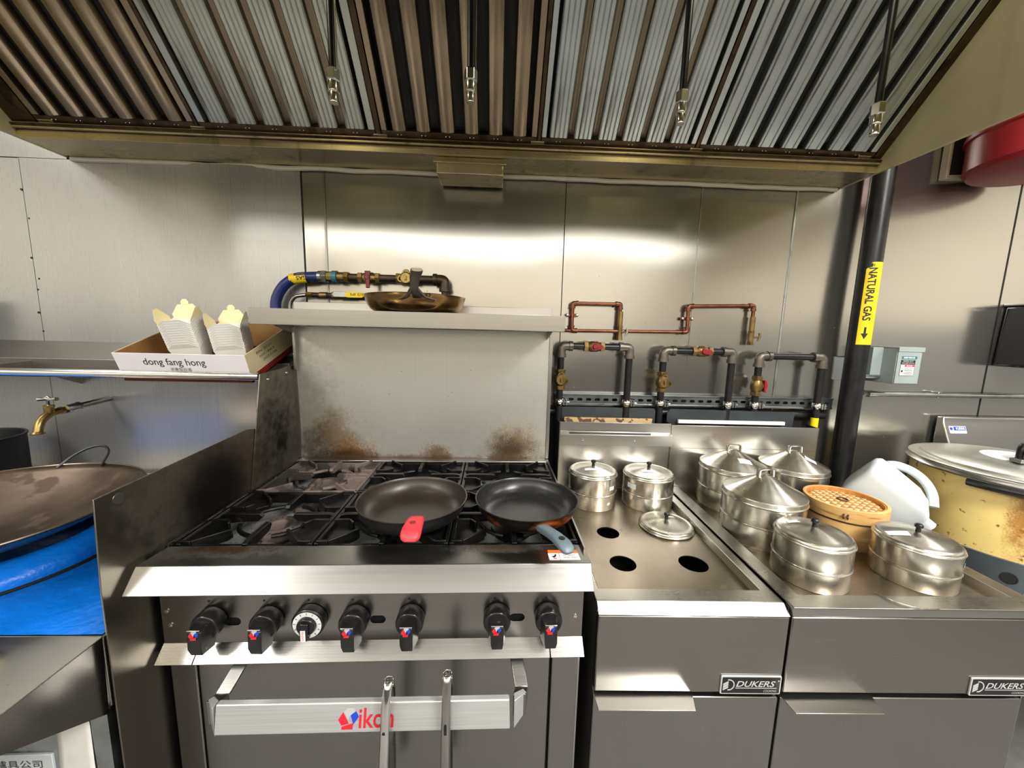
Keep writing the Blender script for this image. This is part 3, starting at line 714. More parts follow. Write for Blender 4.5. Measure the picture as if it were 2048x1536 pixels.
# guard plate at the left of the range
gd = thing('splash_guard', 'tall dark steel side guard with scorch marks, left of the range', 'guard', (-.722, .66, 0), 0)
MB().prism([(.662, 0), (1.375, 0), (1.375, 1.05), (1.090, 1.102), (.669, 1.083), (.662, .905)], lambda p, k: (-.7235 if k == 0 else -.7205, p[0], p[1])).build('guard_plate', 'guard', gd, bevel=.0008)
MB().prism([(1.085, .92), (1.372, .92), (1.372, 1.268), (1.158, 1.256)], lambda p, k: (-.7195 if k == 0 else -.7165, p[0], p[1])).build('rear_plate', 'guard', gd, bevel=.0008)
mb = MB()
for y, z in ((1.195, 1.236), (1.30, 1.245), (1.352, 1.305)): mb.lathe([(.005, 0), (.004, .0026), (0, .003)], (-.7165, y, z), 10, AX['x'])
mb.build('bolt', 'chrome', gd)
MB().lathe([(.011, 0), (.011, .0006), (0, .0006)], (-.7205, .712, 1.066), 16, AX['x']).build('bright_spot', 'steel', gd)
MB().box(-.712, -.703, 1.340, 1.366, 1.25, 1.40).build('rear_post', 'steel_v', gd, bevel=.001)

# ---------------------------------------------------------------- two steamer cabinets
DA = R(-1.194)
def dukers(parent, x, z):
    """black nameplate with silver lettering; x, z = lower left corner on the valance"""
    np_ = MB().prism(rrect(x, x+.1385, z, z+.046, .003), lambda p, k: (p[0], .7498 if k == 0 else .7465, p[1])).build('nameplate', 'silver_print', parent, bevel=.0006)
    decal('nameplate_field', 'nameplate', np_, rrect(.0030, .1355, .0030, .043, .002), (x, .7465, z), *FRONT, .0004)
    y = .7460
    text('DUKERS', 'lettering', 'silver_print', np_, (x+.0345, y, z+.0195), *FRONT, width=.090, height=.0150, shear=.28, bold=.018, depth=.0004)
    text('COOKING', 'lettering', 'silver_print', np_, (x+.099, y, z+.0065), *FRONT, width=.030, height=.0058, shear=.2, depth=.0004)
    decal('rule', 'silver_print', np_, [(.034, .0155), (.1285, .0155), (.1285, .0168), (.034, .0168)], (x, y, z), *FRONT, .0004)
    decal('registered_dot', 'silver_print', np_, circ(.1318, .0345, .0018, 10), (x, y, z), *FRONT, .0004)
    # swoosh and slanted bars
    o, i_ = [], []
    for q in range(13):
        a = R(105-205*q/12); o.append((.0185+.0130*math.cos(a), .0240+.0140*math.sin(a)))
        i_.append((.0180+.0110*math.cos(a), .0240+.0118*math.sin(a)))
    decal('emblem', 'silver_print', np_, o+i_[::-1], (x, y, z), *FRONT, .0004)
    for q in range(3):
        zz = .0100+.0062*q
        decal('emblem', 'silver_print', np_, [(.0055, zz), (.0170, zz+.0065), (.0170, zz+.0113), (.0055, zz+.0048)], (x, y, z), *FRONT, .0004)
def cabinet(x0, x1, label, ox0, ox1, iy0, zr, zd, yfr, plate_x, hx0, hx1, door_x1, holes=(), lip=0.0, deckmat='cooking_deck'):
    t = thing('steamer_cabinet', label, 'steamer', ((x0+x1)/2, .75, 0), DA)
    MB().box(x0+.001, x0+.004, .765, 1.47, .10, zr-.012).build('side_panel', 'steel_v', t)
    MB().box(x1-.004, x1-.001, .765, 1.47, .10, zr-.012).build('side_panel', 'steel_v', t)
    MB().box(x0+.004, x1-.004, .79, 1.47, .10, .60).build('body', 'gap', t)
    # pressed top with sunken deck
    ix0, ix1 = ox0, ox1
    out = [(x0, yfr), (x1, yfr), (x1, 1.412), (x0, 1.412)]; inn = [(ix0, iy0), (ix1, iy0), (ix1, 1.405), (ix0, 1.405)]
    MB().plate(out, [inn], lambda p, k: (p[0], p[1], zr-.004 if k == 0 else zr)).build('top_rim', 'steel_top', t, bevel=.0015)
    wl = MB()
    wl.add([(ix0, iy0, zr-.001), (ix1, iy0, zr-.001), (ix1, 1.405, zr-.001), (ix0, 1.405, zr-.001), (ix0+.003, iy0+.003, zd-.001), (ix1-.003, iy0+.003, zd-.001), (ix1-.003, 1.405, zd-.001), (ix0+.003, 1.405, zd-.001)],
           [(0, 1, 5, 4), (1, 2, 6, 5), (2, 3, 7, 6), (3, 0, 4, 7)])
    wl.build('recess_wall', 'steel_top', t)
    MB().plate([(ix0+.001, iy0+.001), (ix1-.001, iy0+.001), (ix1-.001, 1.406), (ix0+.001, 1.406)], holes, lambda p, k: (p[0], p[1], zd-.003 if k == 0 else zd)).build('deck', deckmat, t)
    MB().box(ix0, ix1, iy0, 1.40, zd-.09, zd-.07).build('water_pan', 'soot', t)
    return t
# left unit: perforated deck
hl = [circ(.333, 1.106, .0345, 28), circ(.331, .947, .0355, 28), circ(.526, .950, .0380, 28)]
s1 = cabinet(.216, .645, 'left steamer cabinet with three round holes in its deck', .231, .618, .815, .806, .784, .7735, .5, 0, 0, 0, hl)
MB().prism([(.7735, .806), (.7735, .802), (.7525, .7885), (.7495, .789)], lambda p, k: (.2165 if k == 0 else .6445, p[0], p[1])).build('top_nosing', 'steel', s1, bevel=.0008)
MB().box(.217, .644, .7500, .775, .5975, .787).build('valance', 'panel_steel', s1, bevel=.003)
dukers(s1, .5025, .5975)
MB().box(.219, .642, .765, .79, .578, .60).build('shadow_gap', 'gap', s1)
d1 = MB().box(.217, .643, .752, .775, .12, .583).build('cabinet_door', 'door_steel', s1, bevel=.003)
MB().prism([(.216, .770), (.449, .770), (.429, .708), (.216+.001, .708)], lambda p, k: (p[0], p[1], (.590 if p[1] > .75 else .597)-(.0025 if k == 0 else 0))).build('door_handle', 'steel', d1, bevel=.0006)
# left flue
MB().prism([(1.414, .780), (1.414, .978), (1.394, .978), (1.394, 1.020), (1.414, 1.028), (1.414, 1.064), (1.417, 1.064), (1.417, .780)],
           lambda p, k: (.213 if k == 0 else .644, p[0], p[1])).build('flue_front', 'steel', s1, bevel=.0008)
MB().prism([(.248, 0), (.565, 0), (.562, .0035), (.251, .0035)], lambda p, k: (p[0], 1.4035-p[1]*.3-.0008*k, 1.0242+p[1]*.9)).build('flue_slot', 'gap', s1)
MB().box(.2095, .213, 1.392, 1.475, .78, 1.064).build('flue_side', 'panel_steel', s1); MB().box(.643, .646, 1.414, 1.475, .78, 1.064).build('flue_side', 'panel_steel', s1)
MB().prism(rrect(.2135, .602, .90, 1.112, .012), lambda p, k: (p[0], 1.470 if k == 0 else 1.474, p[1])).build('flue_back', 'dark_enamel', s1)
MB().box(.235, .585, 1.448, 1.462, 1.052, 1.0735).build('flue_brick', 'rust', s1, bevel=.002)
MB().box(.216, .643, 1.42, 1.47, .98, .99).build('flue_floor', 'soot', s1)
mb = MB()
for x in (.300, .499): mb.lathe([(.0040, 0), (.0034, .0016), (0, .002)], (x, 1.394, 1.001), 10, AX['-y'])
mb.build('screw', 'chrome', s1)
# right unit: solid deck
s2_ = cabinet(.648, 1.238, 'right steamer cabinet with solid sunken deck holding the steamers', .690, 1.196, .792, .813, .790, .748, 1.08, 0, 0, 0)
MB().prism([(.748, .813), (.748, .8085), (.7495, .8085), (.7515, .811)], lambda p, k: (.648 if k == 0 else 1.238, p[0], p[1])).build('rim_hem', 'steel', s2_)
MB().box(.650, 1.222, .7515, .775, .789, .808).build('top_nosing', 'steel', s2_, bevel=.0015)
MB().box(.650, 1.216, .7500, .775, .5975, .788).build('valance', 'panel_steel', s2_, bevel=.003)
dukers(s2_, 1.0805, .5975)
MB().box(.652, 1.214, .765, .79, .578, .60).build('shadow_gap', 'gap', s2_)
d2 = MB().box(.649, 1.217, .752, .775, .12, .583).build('cabinet_door', 'door_steel', s2_, bevel=.003)
MB().prism([(.648, .770), (.868, .770), (.847, .708), (.634+.016, .708)], lambda p, k: (p[0], p[1], (.586 if p[1] > .75 else .592)-(.0025 if k == 0 else 0))).build('door_handle', 'steel', d2, bevel=.0006)
MB().prism([(1.414, .780), (1.414, 1.059), (1.417, 1.059), (1.417, .780)], lambda p, k: (.648 if k == 0 else 1.226, p[0], p[1])).build('flue_front', 'steel', s2_, bevel=.0008)
MB().box(.650, 1.224, 1.4115, 1.4142, .968, .9695).build('flue_crease', 'panel_steel', s2_)
MB().box(1.222, 1.226, 1.414, 1.475, .78, 1.059).build('flue_side', 'panel_steel', s2_)
MB().prism([(.650, .90), (1.150, .90), (1.166, 1.108), (.662, 1.111), (.650, 1.095)], lambda p, k: (p[0], 1.470 if k == 0 else 1.474, p[1])).build('flue_back', 'dark_enamel', s2_)
MB().box(.690, 1.118, 1.452, 1.463, 1.058, 1.0715).build('flue_strip', 'label_white', s2_, bevel=.001)
MB().box(.65, 1.222, 1.42, 1.47, .98, .99).build('flue_floor', 'soot', s2_)
# stray wire handle hanging over the front rim
t = thing('wire_hook', 'thin bent wire lying over the front rim of the right cabinet', 'wire', (.89, .78, .813), DA)
MB().tube(fillet([(.880, .800, .8155), (.890, .770, .8165), (.915, .752, .8165), (.955, .744, .8160), (.972, .746, .8155)], .012), .0016, 6).build('wire', 'panel_steel', t)

# ---------------------------------------------------------------- steamers and lids
def P3(x, y, z): return Vector((x, y, z))
def lidsticker(parent, c, r, ang, wd, h, zf, turn=0.0):
    """small white paper sticker following the lid slope; zf(r) = lid height at radius r"""
    mb = MB(); a = R(ang)
    def f(u, v):
        lx, ly = (u-.5)*wd, (v-.5)*h
        ct, st = math.cos(R(turn)), math.sin(R(turn)); lx, ly = lx*ct-ly*st, lx*st+ly*ct
        x, y = c[0]+r*math.cos(a)+lx, c[1]+r*math.sin(a)+ly
        return (x, y, zf(math.hypot(x-c[0], y-c[1]))+.0009)
    mb.grid(f, 5, 3); return mb.build('sticker', 'label_white', parent)
def wallsticker(parent, c, rr, a0, a1, z0, z1):
    mb = MB(); mb.grid(lambda u, v: (c[0]+(rr+.0008)*math.cos(R(a0+(a1-a0)*u)), c[1]+(rr+.0008)*math.sin(R(a0+(a1-a0)*u)), z0+(z1-z0)*v), 6, 1)
    return mb.build('sticker', 'label_white', parent)
def small_lid(parent, c, r, z, knobtilt=0.0):
    """shallow domed lid with rolled rim and black knob; z = underside of the rim"""
    pr = [(r-.004, z), (r+.0012, z-.001), (r+.0024, z+.001), (r+.0016, z+.0035), (r-.0005, z+.005), (r-.001, z+.009), (r-.004, z+.0120), (r-.009, z+.0128), (r-.012, z+.0122)]
    for q in range(1, 9):
        u = q/8; pr.append(((r-.012)*(1-u), z+.0122+.0125*math.sin(u*PI/2)*1.0))
    l = MB().lathe(pr, (c[0], c[1], 0), 56, close=False).build('lid', 'aluminium', parent)
    zt = z+.0247
    MB().lathe([(.0055, zt), (.0050, zt+.010), (.0085, zt+.013), (.0088, zt+.019), (.0060, zt+.0215), (0, zt+.0218)], (c[0], c[1], 0), 18).build('knob', 'black_plastic', l)
    return l, (lambda rad: z+.0122+.0125*math.sin(min(1, max(0, 1-rad/(r-.012)))*PI/2))
def tiers(parent, c, r, z0, hs, foot=0.0):
    z = z0
    for i, h in enumerate(hs):
        pr = [(r-.0030, z+.0005), (r-.0008, z), (r, z+.0015), (r, z+h-.0050), (r+.0014, z+h-.0035), (r+.0018, z+h-.0015), (r+.0006, z+h), (r-.0016, z+h)]
        if i == 0: pr = [(0, z0+.0002)]+pr
        pr += [(r-.0022, z+h-.002), (r-.0026, z+.004)]
        MB().lathe(pr, (c[0], c[1], 0), 64, close=False).build('tier', 'satin', parent)
        z += h
    return z
def flat_pot(c, r, z0, h, label, knob=0):
    t = thing('steamer_pot', label, 'steamer pot', (c[0], c[1], z0), 0, 'small flat-lidded steel steamers')
    z = tiers(t, c, r, z0, (h*.46, h*.50))
    l, zf = small_lid(t, c, r, z-.003)
    return t, l, zf
ZL, ZR = .7845, .7905
t, l, zf = flat_pot((.357, 1.318), .0855, ZL, .122, 'flat-lidded steel steamer at the back left, beside the range')
lidsticker(l, (.357, 1.318), .035, -120, .040, .016, zf, -8); wallsticker(t, (.357, 1.318), .0855, -66, -58, ZL+.022, ZL+.031); wallsticker(t, (.357, 1.318), .0855, -62, -46, ZL+.074, ZL+.088)
t, l, zf = flat_pot((.562, 1.314), .0885, ZL, .118, 'flat-lidded steel steamer second from the range, loose lid before it')
lidsticker(l, (.562, 1.314), .034, -118, .040, .016, zf, -14); wallsticker(t, (.562, 1.314), .0885, -162, -138, ZL+.074, ZL+.092)
t, l, zf = flat_pot((.822, .884), .0835, ZR, .116, 'flat-lidded steel steamer at the front, left of the bamboo steamer')
lidsticker(l, (.822, .884), .046, 128, .028, .016, zf, -10); wallsticker(t, (.822, .884), .0835, -22, -6, ZR+.062, ZR+.084)
t, l, zf = flat_pot((1.098, .880), .0840, ZR, .105, 'flat-lidded steel steamer at the front right corner of the deck')
lidsticker(l, (1.098, .880), .050, 176, .044, .020, zf, -24); wallsticker(t, (1.098, .880), .0840, -60, -46, ZR+.068, ZR+.081)
t = thing('loose_lid', 'single domed steel lid lying on the perforated deck', 'lid', (.558, 1.138, ZL))
l, zf = small_lid(t, (.558, 1.138), .083, ZL+.0015); lidsticker(l, (.558, 1.138), .026, 40, .024, .012, zf)
def cone_pot(c, r, z0, h, label, hang, rise=.050):
    t = thing('cone_steamer', label, 'steamer pot', (c[0], c[1], z0), 0, 'steamers with cone-shaped lids')
    MB().lathe([(r-.012, z0+.0004), (r-.004, z0), (r-.002, z0+.010), (r-.0035, z0+.012)], (c[0], c[1], 0), 64, close=False).build('base_ring', 'satin', t)
    z = tiers(t, c, r, z0+.008, (h*.44, h*.44))
    zl = z-.002
    pr = [(r-.002, zl), (r+.0022, zl-.001), (r+.0030, zl+.001), (r+.0018, zl+.003), (r+.0008, zl+.0045), (r+.0004, zl+.015), (r-.001, zl+.0172), (r-.006, zl+.0190), (r*.72, zl+.019+rise*.25), (r*.42, zl+.019+rise*.60), (r*.17, zl+.019+rise*.92), (0, zl+.019+rise)]
    l = MB().lathe(pr, (c[0], c[1], 0), 64, close=False).build('lid', 'aluminium', t, smooth=30)
    zt = zl+.019+rise*.93
    ca, sa = math.cos(R(hang)), math.sin(R(hang)); hw = .024
    pts = [(-hw-.012, zt-.013), (-hw-.004, zt-.009), (-hw, zt-.004), (-hw, zt+.016), (-hw+.003, zt+.019), (hw-.003, zt+.019), (hw, zt+.016), (hw, zt-.004), (hw+.004, zt-.009), (hw+.012, zt-.013)]
    mb = MB(); n = len(pts)
    for sgn in (-1, 1): mb.v += [Vector((c[0]+p[0]*ca-sgn*.008*sa, c[1]+p[0]*sa+sgn*.008*ca, p[1])) for p in pts]
    mb.f += [(i, i+1, i+1+n, i+n) for i in range(n-1)]
    mb.build('handle', 'satin', l, solid=.0018)
    def zf(rad):
        k = [(0, zl+.019+rise), (r*.17, zl+.019+rise*.92), (r*.42, zl+.019+rise*.60), (r*.72, zl+.019+rise*.25), (r, zl+.019)]
        for (a, za), (b, zb) in zip(k, k[1:]):
            if a <= rad <= b: return za+(zb-za)*(rad-a)/(b-a)
        return zl+.019
    return t, l, zf
t, l, zf = cone_pot((.866, 1.300), .1085, ZR, .150, 'cone-lidded steamer at the back left of the right deck, white sticker', 0)
lidsticker(l, (.866, 1.300), .058, -84, .042, .020, zf, -8)
t, l, zf = cone_pot((.826, 1.079), .1110, ZR, .140, 'largest cone-lidded steamer in the middle, front of its kind', 8)
t, l, zf = cone_pot((1.098, 1.305), .1085, ZR, .148, 'cone-lidded steamer at the back right, by the black gas pipe', 4)
lidsticker(l, (1.098, 1.305), .052, -62, .034, .020, zf, -30)

# bamboo steamer
bc = (1.090, 1.081); br = .104
t = thing('bamboo_steamer', 'round bamboo steamer with woven lid, between the steel steamers', 'steamer basket', (bc[0], bc[1], ZR))
def hoop(name, r, z0, z1, th=.008, m='bamboo'):
    return MB().lathe([(r-th, z0), (r, z0), (r+.0005, (z0+z1)/2), (r, z1-.001), (r-.002, z1), (r-th, z1), (r-th, z0)], (bc[0], bc[1], 0), 64, close=False).build(name, m, t, smooth=30)
hoop('lower_hoop', br-.003, ZR, ZR+.030); hoop('tier_hoop', br-.002, ZR+.031, ZR+.078); hoop('inner_hoop', br-.006, ZR+.020, ZR+.084, .004, 'bamboo_dark')
MB().lathe([(br-.008, ZR+.031), (br-.0005, ZR+.031), (br, ZR+.036), (br-.0005, ZR+.0415), (br-.008, ZR+.0415)], (bc[0], bc[1], 0), 64, close=False).build('binding_hoop', 'bamboo', t, smooth=30)
MB().lathe([(br-.001, ZR+.0795), (br-.006, ZR+.083)], (bc[0], bc[1], 0), 48, close=False).build('seam', 'knot', t)
lid = hoop('lid', br, ZR+.084, ZR+.123, .0085)
hoop('lid_rim', br-.0085, ZR+.100, ZR+.1215, .004, 'bamboo_dark')
zw = ZR+.1085; pt = .0135; rr = br-.010
MB().lathe([(rr, zw-.005), (0, zw-.004)], (bc[0], bc[1], 0), 40, close=False).build('lid_lining', 'bamboo_dark', lid)
for dr in (0, 1):
    for i in range(-7, 8):
        off = i*pt
        if abs(off) > rr-.006: continue
        hl_ = math.sqrt(rr*rr-off*off)
        k = max(4, int(2*hl_/(pt*.5))); mb = MB(); vs = []
        for j in range(k+1):
            s = -hl_+2*hl_*j/k
            ph = math.cos(PI*(s/pt+ (i if dr == 0 else i+1)))
            dome = .004*(1-(s*s+off*off)/(rr*rr))
            for sg in (-1, 1):
                o_ = off+sg*pt*.44
                u, v = (s, o_) if dr == 0 else (o_, s)
                a = R(32); vs.append((bc[0]+u*math.cos(a)-v*math.sin(a), bc[1]+u*math.sin(a)+v*math.cos(a), zw+dome+.0016*ph))
        mb.add(vs, [(2*j, 2*j+1, 2*j+3, 2*j+2) for j in range(k)])
        mb.build('lid_strip', 'bamboo_light' if dr == 0 else 'bamboo_dark', lid, solid=.0012)
mb = MB()
mb.tube(arcpts((bc[0]-.002, bc[1]+.004, zw+.008), .013, 0, 2*PI, 20, 'xy'), .0022, 6)
mb.build('lid_loop', 'knot', t)
mb = MB()
for a in (-128, -133): mb.tube([(bc[0]+(br+.001)*math.cos(R(a)), bc[1]+(br+.001)*math.sin(R(a)), ZR+.094), (bc[0]+(br+.006)*math.cos(R(a-1)), bc[1]+(br+.006)*math.sin(R(a-1)), ZR+.101), (bc[0]+(br+.001)*math.cos(R(a)), bc[1]+(br+.001)*math.sin(R(a)), ZR+.108)], .0022, 6)
mb.build('tie', 'knot', t)
def wrapb(q):
    a = R(-76)+(q.y)/br; return Vector((bc[0]+(br-.0018+q.z)*math.cos(a), bc[1]+(br-.0018+q.z)*math.sin(a), ZR+.034+q.x))
text('CAVO', 'lettering', 'knot', t, (0, 0, 0), (1, 0, 0), (0, 1, 0), width=.036, height=.013, curve=wrapb, depth=.0005, bold=.03)

# milky plastic jug leaning upside down against the bamboo steamer
t = thing('plastic_jug', 'upturned milky white plastic jug with handle, leaning behind the bamboo steamer', 'jug', (1.24, 1.12, ZR))
jax = (Vector((1.250, 1.205, .945))-Vector((1.365, 1.085, .832))).normalized()
jm = Matrix.Translation((1.365, 1.085, .832)) @ frame((0, 0, 0), jax.cross(Vector((.55, .25, .8))).cross(jax), jax.cross(jax.cross(Vector((.55, .25, .8))).cross(jax))) @ Matrix.Rotation(R(45), 4, 'Z')
mb = MB(); rings = [(-.022, .018, .9), (.0, .020, .9), (.008, .030, .8), (.035, .058, .55), (.070, .074, .42), (.110, .0765, .40), (.165, .0765, .40), (.190, .074, .42), (.200, .066, .45), (.203, .050, .5)]
seg = 40
for (z, r, rd) in rings:
    for i in range(seg):
        a = 2*PI*i/seg; e = 2/(2.0+6*(1-rd)); c_, s_ = math.cos(a), math.sin(a)
        x = r*math.copysign(abs(c_)**e, c_); y = r*math.copysign(abs(s_)**e, s_)
        # hollow of the handle corner
        d = math.exp(-((a-PI*1.75)/.42)**2)*math.exp(-((z-.080)/.055)**2)*.040
        k = 1-d/max(r, .02)
        mb.v.append(Vector((x*k, y*k, z)))
n = len(rings)
mb.f = [(j*seg+i, j*seg+(i+1) % seg, (j+1)*seg+(i+1) % seg, (j+1)*seg+i) for j in range(n-1) for i in range(seg)]+[list(range(seg))[::-1], list(range((n-1)*seg, n*seg))]
mb.xf(jm).build('body', 'jug', t, smooth=60)
hp = [(.042, -.042, .010), (.068, -.068, .035), (.083, -.083, .075), (.084, -.084, .115), (.074, -.074, .150), (.062, -.062, .165)]
MB().tube([jm @ Vector(p) for p in fillet(hp, .03)], .0135, 12).build('handle', 'jug', t, smooth=60)

# ---------------------------------------------------------------- pans
def pan(name, label, c, r, zb, h, m_in, m_out, flare=.80):
    t = thing(name, label, 'frying pan', (c[0], c[1], zb))
    rb = r*flare; wd = r-rb
    cur = [(rb+wd*math.sin(R(u))*1.0, zb+.001+(h-.001)*(1-math.cos(R(u)))) for u in (0, 18, 36, 52, 66, 78)]
    cur = [(x, min(z, zb+h-.003)) for x, z in cur]
    outp = [(0, zb), (rb-.010, zb)]+[(rb-.002+(x-rb), z) for x, z in cur]+[(r-.0005, zb+h-.002), (r+.001, zb+h)]
    inn = [(r+.001, zb+h), (r-.0015, zb+h+.0008), (r-.004, zb+h-.002)]+[(x-.0035, z+.0035) for x, z in cur[::-1]]+[(rb-.012, zb+.004), (0, zb+.004)]
    MB().lathe(outp, (c[0], c[1], 0), 64, close=False).build('pan_outside', m_out, t, smooth=50)
    MB().lathe(inn, (c[0], c[1], 0), 64, close=False).build('pan_inside', m_in, t, smooth=50)
    return t
def gripbar(path, widths, ths, name, m, parent, up=(0, 0, 1)):
    """rounded bar along a path with given widths and thicknesses"""
    mb = MB(); P = [Vector(p) for p in path]; n = len(P); sg = 16
    for i in range(n):
        d = (P[min(i+1, n-1)]-P[max(i-1, 0)]).normalized(); sd = d.cross(Vector(up)).normalized(); u = sd.cross(d)
        for k in range(sg):
            a = 2*PI*k/sg; c_, s_ = math.cos(a), math.sin(a); e = .62
            mb.v.append(P[i]+sd*(widths[i]/2*math.copysign(abs(c_)**e, c_))+u*(ths[i]/2*math.copysign(abs(s_)**e, s_)))
    mb.f = [(i*sg+k, i*sg+(k+1) % sg, (i+1)*sg+(k+1) % sg, (i+1)*sg+k) for i in range(n-1) for k in range(sg)]+[list(range(sg))[::-1], list(range((n-1)*sg, n*sg))]
    return mb.build(name, m, parent, smooth=50)
ZG = .9225
p1 = pan('frying_pan', 'black nonstick frying pan with a red handle sleeve', (-.212, .934), .138, ZG, .050, 'pan_black', 'soot', .70)
gripbar([(-.176, .803, .958), (-.172, .778, .985), (-.170, .76, .990)], [.030, .024, .022], [.006, .006, .006], 'handle_stem', 'soot', p1)
hs = gripbar([(-.1715, .790, .984), (-.1710, .783, .989), (-.170, .765, .993), (-.167, .722, .999), (-.1655, .702, .999), (-.165, .694, .996), (-.165, .690, .992)],
        [.026, .034, .036, .040, .040, .035, .022], [.010, .018, .020, .021, .021, .018, .008], 'handle_sleeve', 'red_silicone', p1)
hs['label'] = 'bright red silicone handle sleeve'
MB().lathe([(.0062, 0), (.0062, .0009), (0, .0009)], (-.1680, .735, 1.0085), 14).build('hanging_hole', 'dull_red', hs)
p2 = pan('frying_pan', 'black frying pan with brown burnt sides and a grey handle sleeve', (.083, .945), .134, ZG, .048, 'pan_inner2', 'pan_burnt', .70)
gripbar([(.094, .818, .950), (.098, .800, .962), (.104, .784, .972)], [.034, .026, .022], [.005, .006, .006], 'handle_stem', 'old_brass', p2)
hs = gripbar([(.1010, .792, .967), (.1035, .784, .971), (.108, .770, .976), (.118, .745, .981), (.128, .722, .984), (.139, .698, .983), (.145, .684, .979), (.147, .679, .976)],
        [.018, .024, .026, .025, .027, .031, .028, .016], [.010, .015, .017, .017, .017, .017, .014, .006], 'handle_sleeve', 'grey_silicone', p2)
hs['label'] = 'blue-grey silicone handle sleeve'
MB().lathe([(.0062, -.001), (.0070, .0012), (.0040, .0016), (0, .0010)], (.136, .706, .9915), 14).build('hanging_hole', 'black_plastic', hs)
mb = MB()
for x in (.079, .107): mb.lathe([(.004, 0), (.003, .003), (0, .0035)], (x, .822, .952), 8, AX['-y'])
mb.build('rivet', 'chrome', p2)
p3 = pan('skillet', 'bronze heat-tinted skillet on the high shelf above the range', (-.268, 1.255), .158, 1.4525, .052, 'pan_bronze', 'pan_bronze', .76)
hd = gripbar([(-.232, 1.105, 1.4915), (-.230, 1.06, 1.510), (-.213, .985, 1.530), (-.196, .93, 1.540), (-.193, .915, 1.539)], [.028, .020, .026, .030, .022], [.006, .009, .010, .011, .008], 'handle', 'panel_steel', p3)
for sx in (-1, 1):
    gripbar([(-.232+sx*.047, 1.1065, 1.486), (-.232+sx*.024, 1.085, 1.492), (-.230+sx*.006, 1.052, 1.512)], [.018, .011, .010], [.005, .006, .008], 'handle_foot', 'panel_steel', p3)
    MB().lathe([(.006, 0), (.005, .003), (0, .0035)], (-.232+sx*.044, 1.1045, 1.487), 10, AX['-y']).build('rivet', 'copper', p3)

# tongs hung over the oven door handle (frame of the range)
def tongs(label, x, zt, spread, lean, zl=.36, cm='chrome'):
    t = thing('tongs', label, 'tongs', (x, .66, zl), RA, 'tongs on the oven handle')
    def arm(sgn, m, wd=.0165):
        mb = MB()
        sec = [(-wd/2, .004), (-wd/2*.9, -.001), (-wd/4, -.004), (wd/4, -.004), (wd/2*.9, -.001), (wd/2, .004)]
        yc = .6735
        stations = [(zt, 0, .0045), (zt-.012, .03, .0085), (.672, .1, .0215), (.60, .3, .0240+spread*.2), (zl, 1, .030+spread)]
        n = len(sec)
        for z, u, dy in stations:
            xx = x+lean*u
            mb.v += [Vector((xx+p[0]*(1.0+.25*u), yc+sgn*dy-sgn*p[1]*1.0, z)) for p in sec]
        mb.f = [(i*n+k, i*n+k+1, (i+1)*n+k+1, (i+1)*n+k) for i in range(len(stations)-1) for k in range(n-1)]
        return mb.build('arm', m, t, solid=.0012, smooth=50)
    arm(-1, cm); arm(1, 'panel_steel')
    mb = MB()
    mb.tube([(x-.0095, .6735, zt-.010), (x+.0095, .6735, zt-.010)], .0040, 10); mb.build('hinge', 'chrome', t)
    MB().prism(slot(0, 0, .05, .0055), lambda p, k: (x+lean*.3+p[1], .6438-.0006*k, zt-.11+p[0])).build('arm_slot', 'gap', t)
tongs('shiny chrome tongs hung on the oven handle over the red lettering', -.1955, .710, .016, -.012)
tongs('dull steel tongs hung on the oven handle, to the right of the lettering', -.0795, .7215, .014, -.003, cm='steel_v')

# ---------------------------------------------------------------- gas and water lines on the wall
def pipe(parent, pts, r, m, name='pipe', seg=14): return MB().tube(pts, r, seg).build(name, m, parent)
def elbow(parent, c, d0, d1, r, m='elbow', ln=.030):
    c = Vector(c); d0 = Vector(d0); d1 = Vector(d1)
    mb = MB(); pts = fillet([c+d0*ln, c, c+d1*ln], ln*.95, 8); mb.tube(pts, r*1.30, 14)
    for d in (d0, d1): mb.tube([c+d*(ln*.98), c+d*(ln*1.45)], r*1.52, 14)
    return mb.build('elbow', m, parent)
def ballvalve(parent, c, axis, r, m='old_brass', handle=None, hname='handle'):
    c = Vector(c); a = Vector(axis)
    mb = MB(); mb.tube([c-a*.040, c-a*.024], r*1.55, 6); mb.tube([c-a*.024, c-a*.012, c+a*.012, c+a*.024], [r*1.2, r*1.65, r*1.65, r*1.2], 14); mb.tube([c+a*.024, c+a*.040], r*1.55, 6)
    v = mb.build('valve', m, parent, smooth=30, bevel=.0008)
    return v
YP = 1.462
def wallcock(v, c, axis, m='old_brass'):
    """square plug gas cock with lugged flange, facing the room"""
    c = Vector(c); mb = MB(); o = c+Vector((0, -.020, 0))
    mb.lathe([(.0215, 0), (.0225, .006), (.018, .010), (0, .010)], o, 20, AX['-y'])
    lug = Vector((.7, 0, -.2)).normalized() if axis == 'z' else Vector((-.9, 0, -.15)).normalized()
    for q in (Vector((0, 0, 1)), lug):
        mb.tube([o+Vector((0, -.004, 0))+q*.018+Vector(p) for p in arcpts((0, 0, 0), .0105, 0, 2*PI, 12)], .004, 6)
    mb.build('flange', m, v); MB().box(o.x-.0035, o.x+.0035, o.y-.017, o.y-.008, o.z-.008, o.z+.008).build('plug', m, v, bevel=.001)
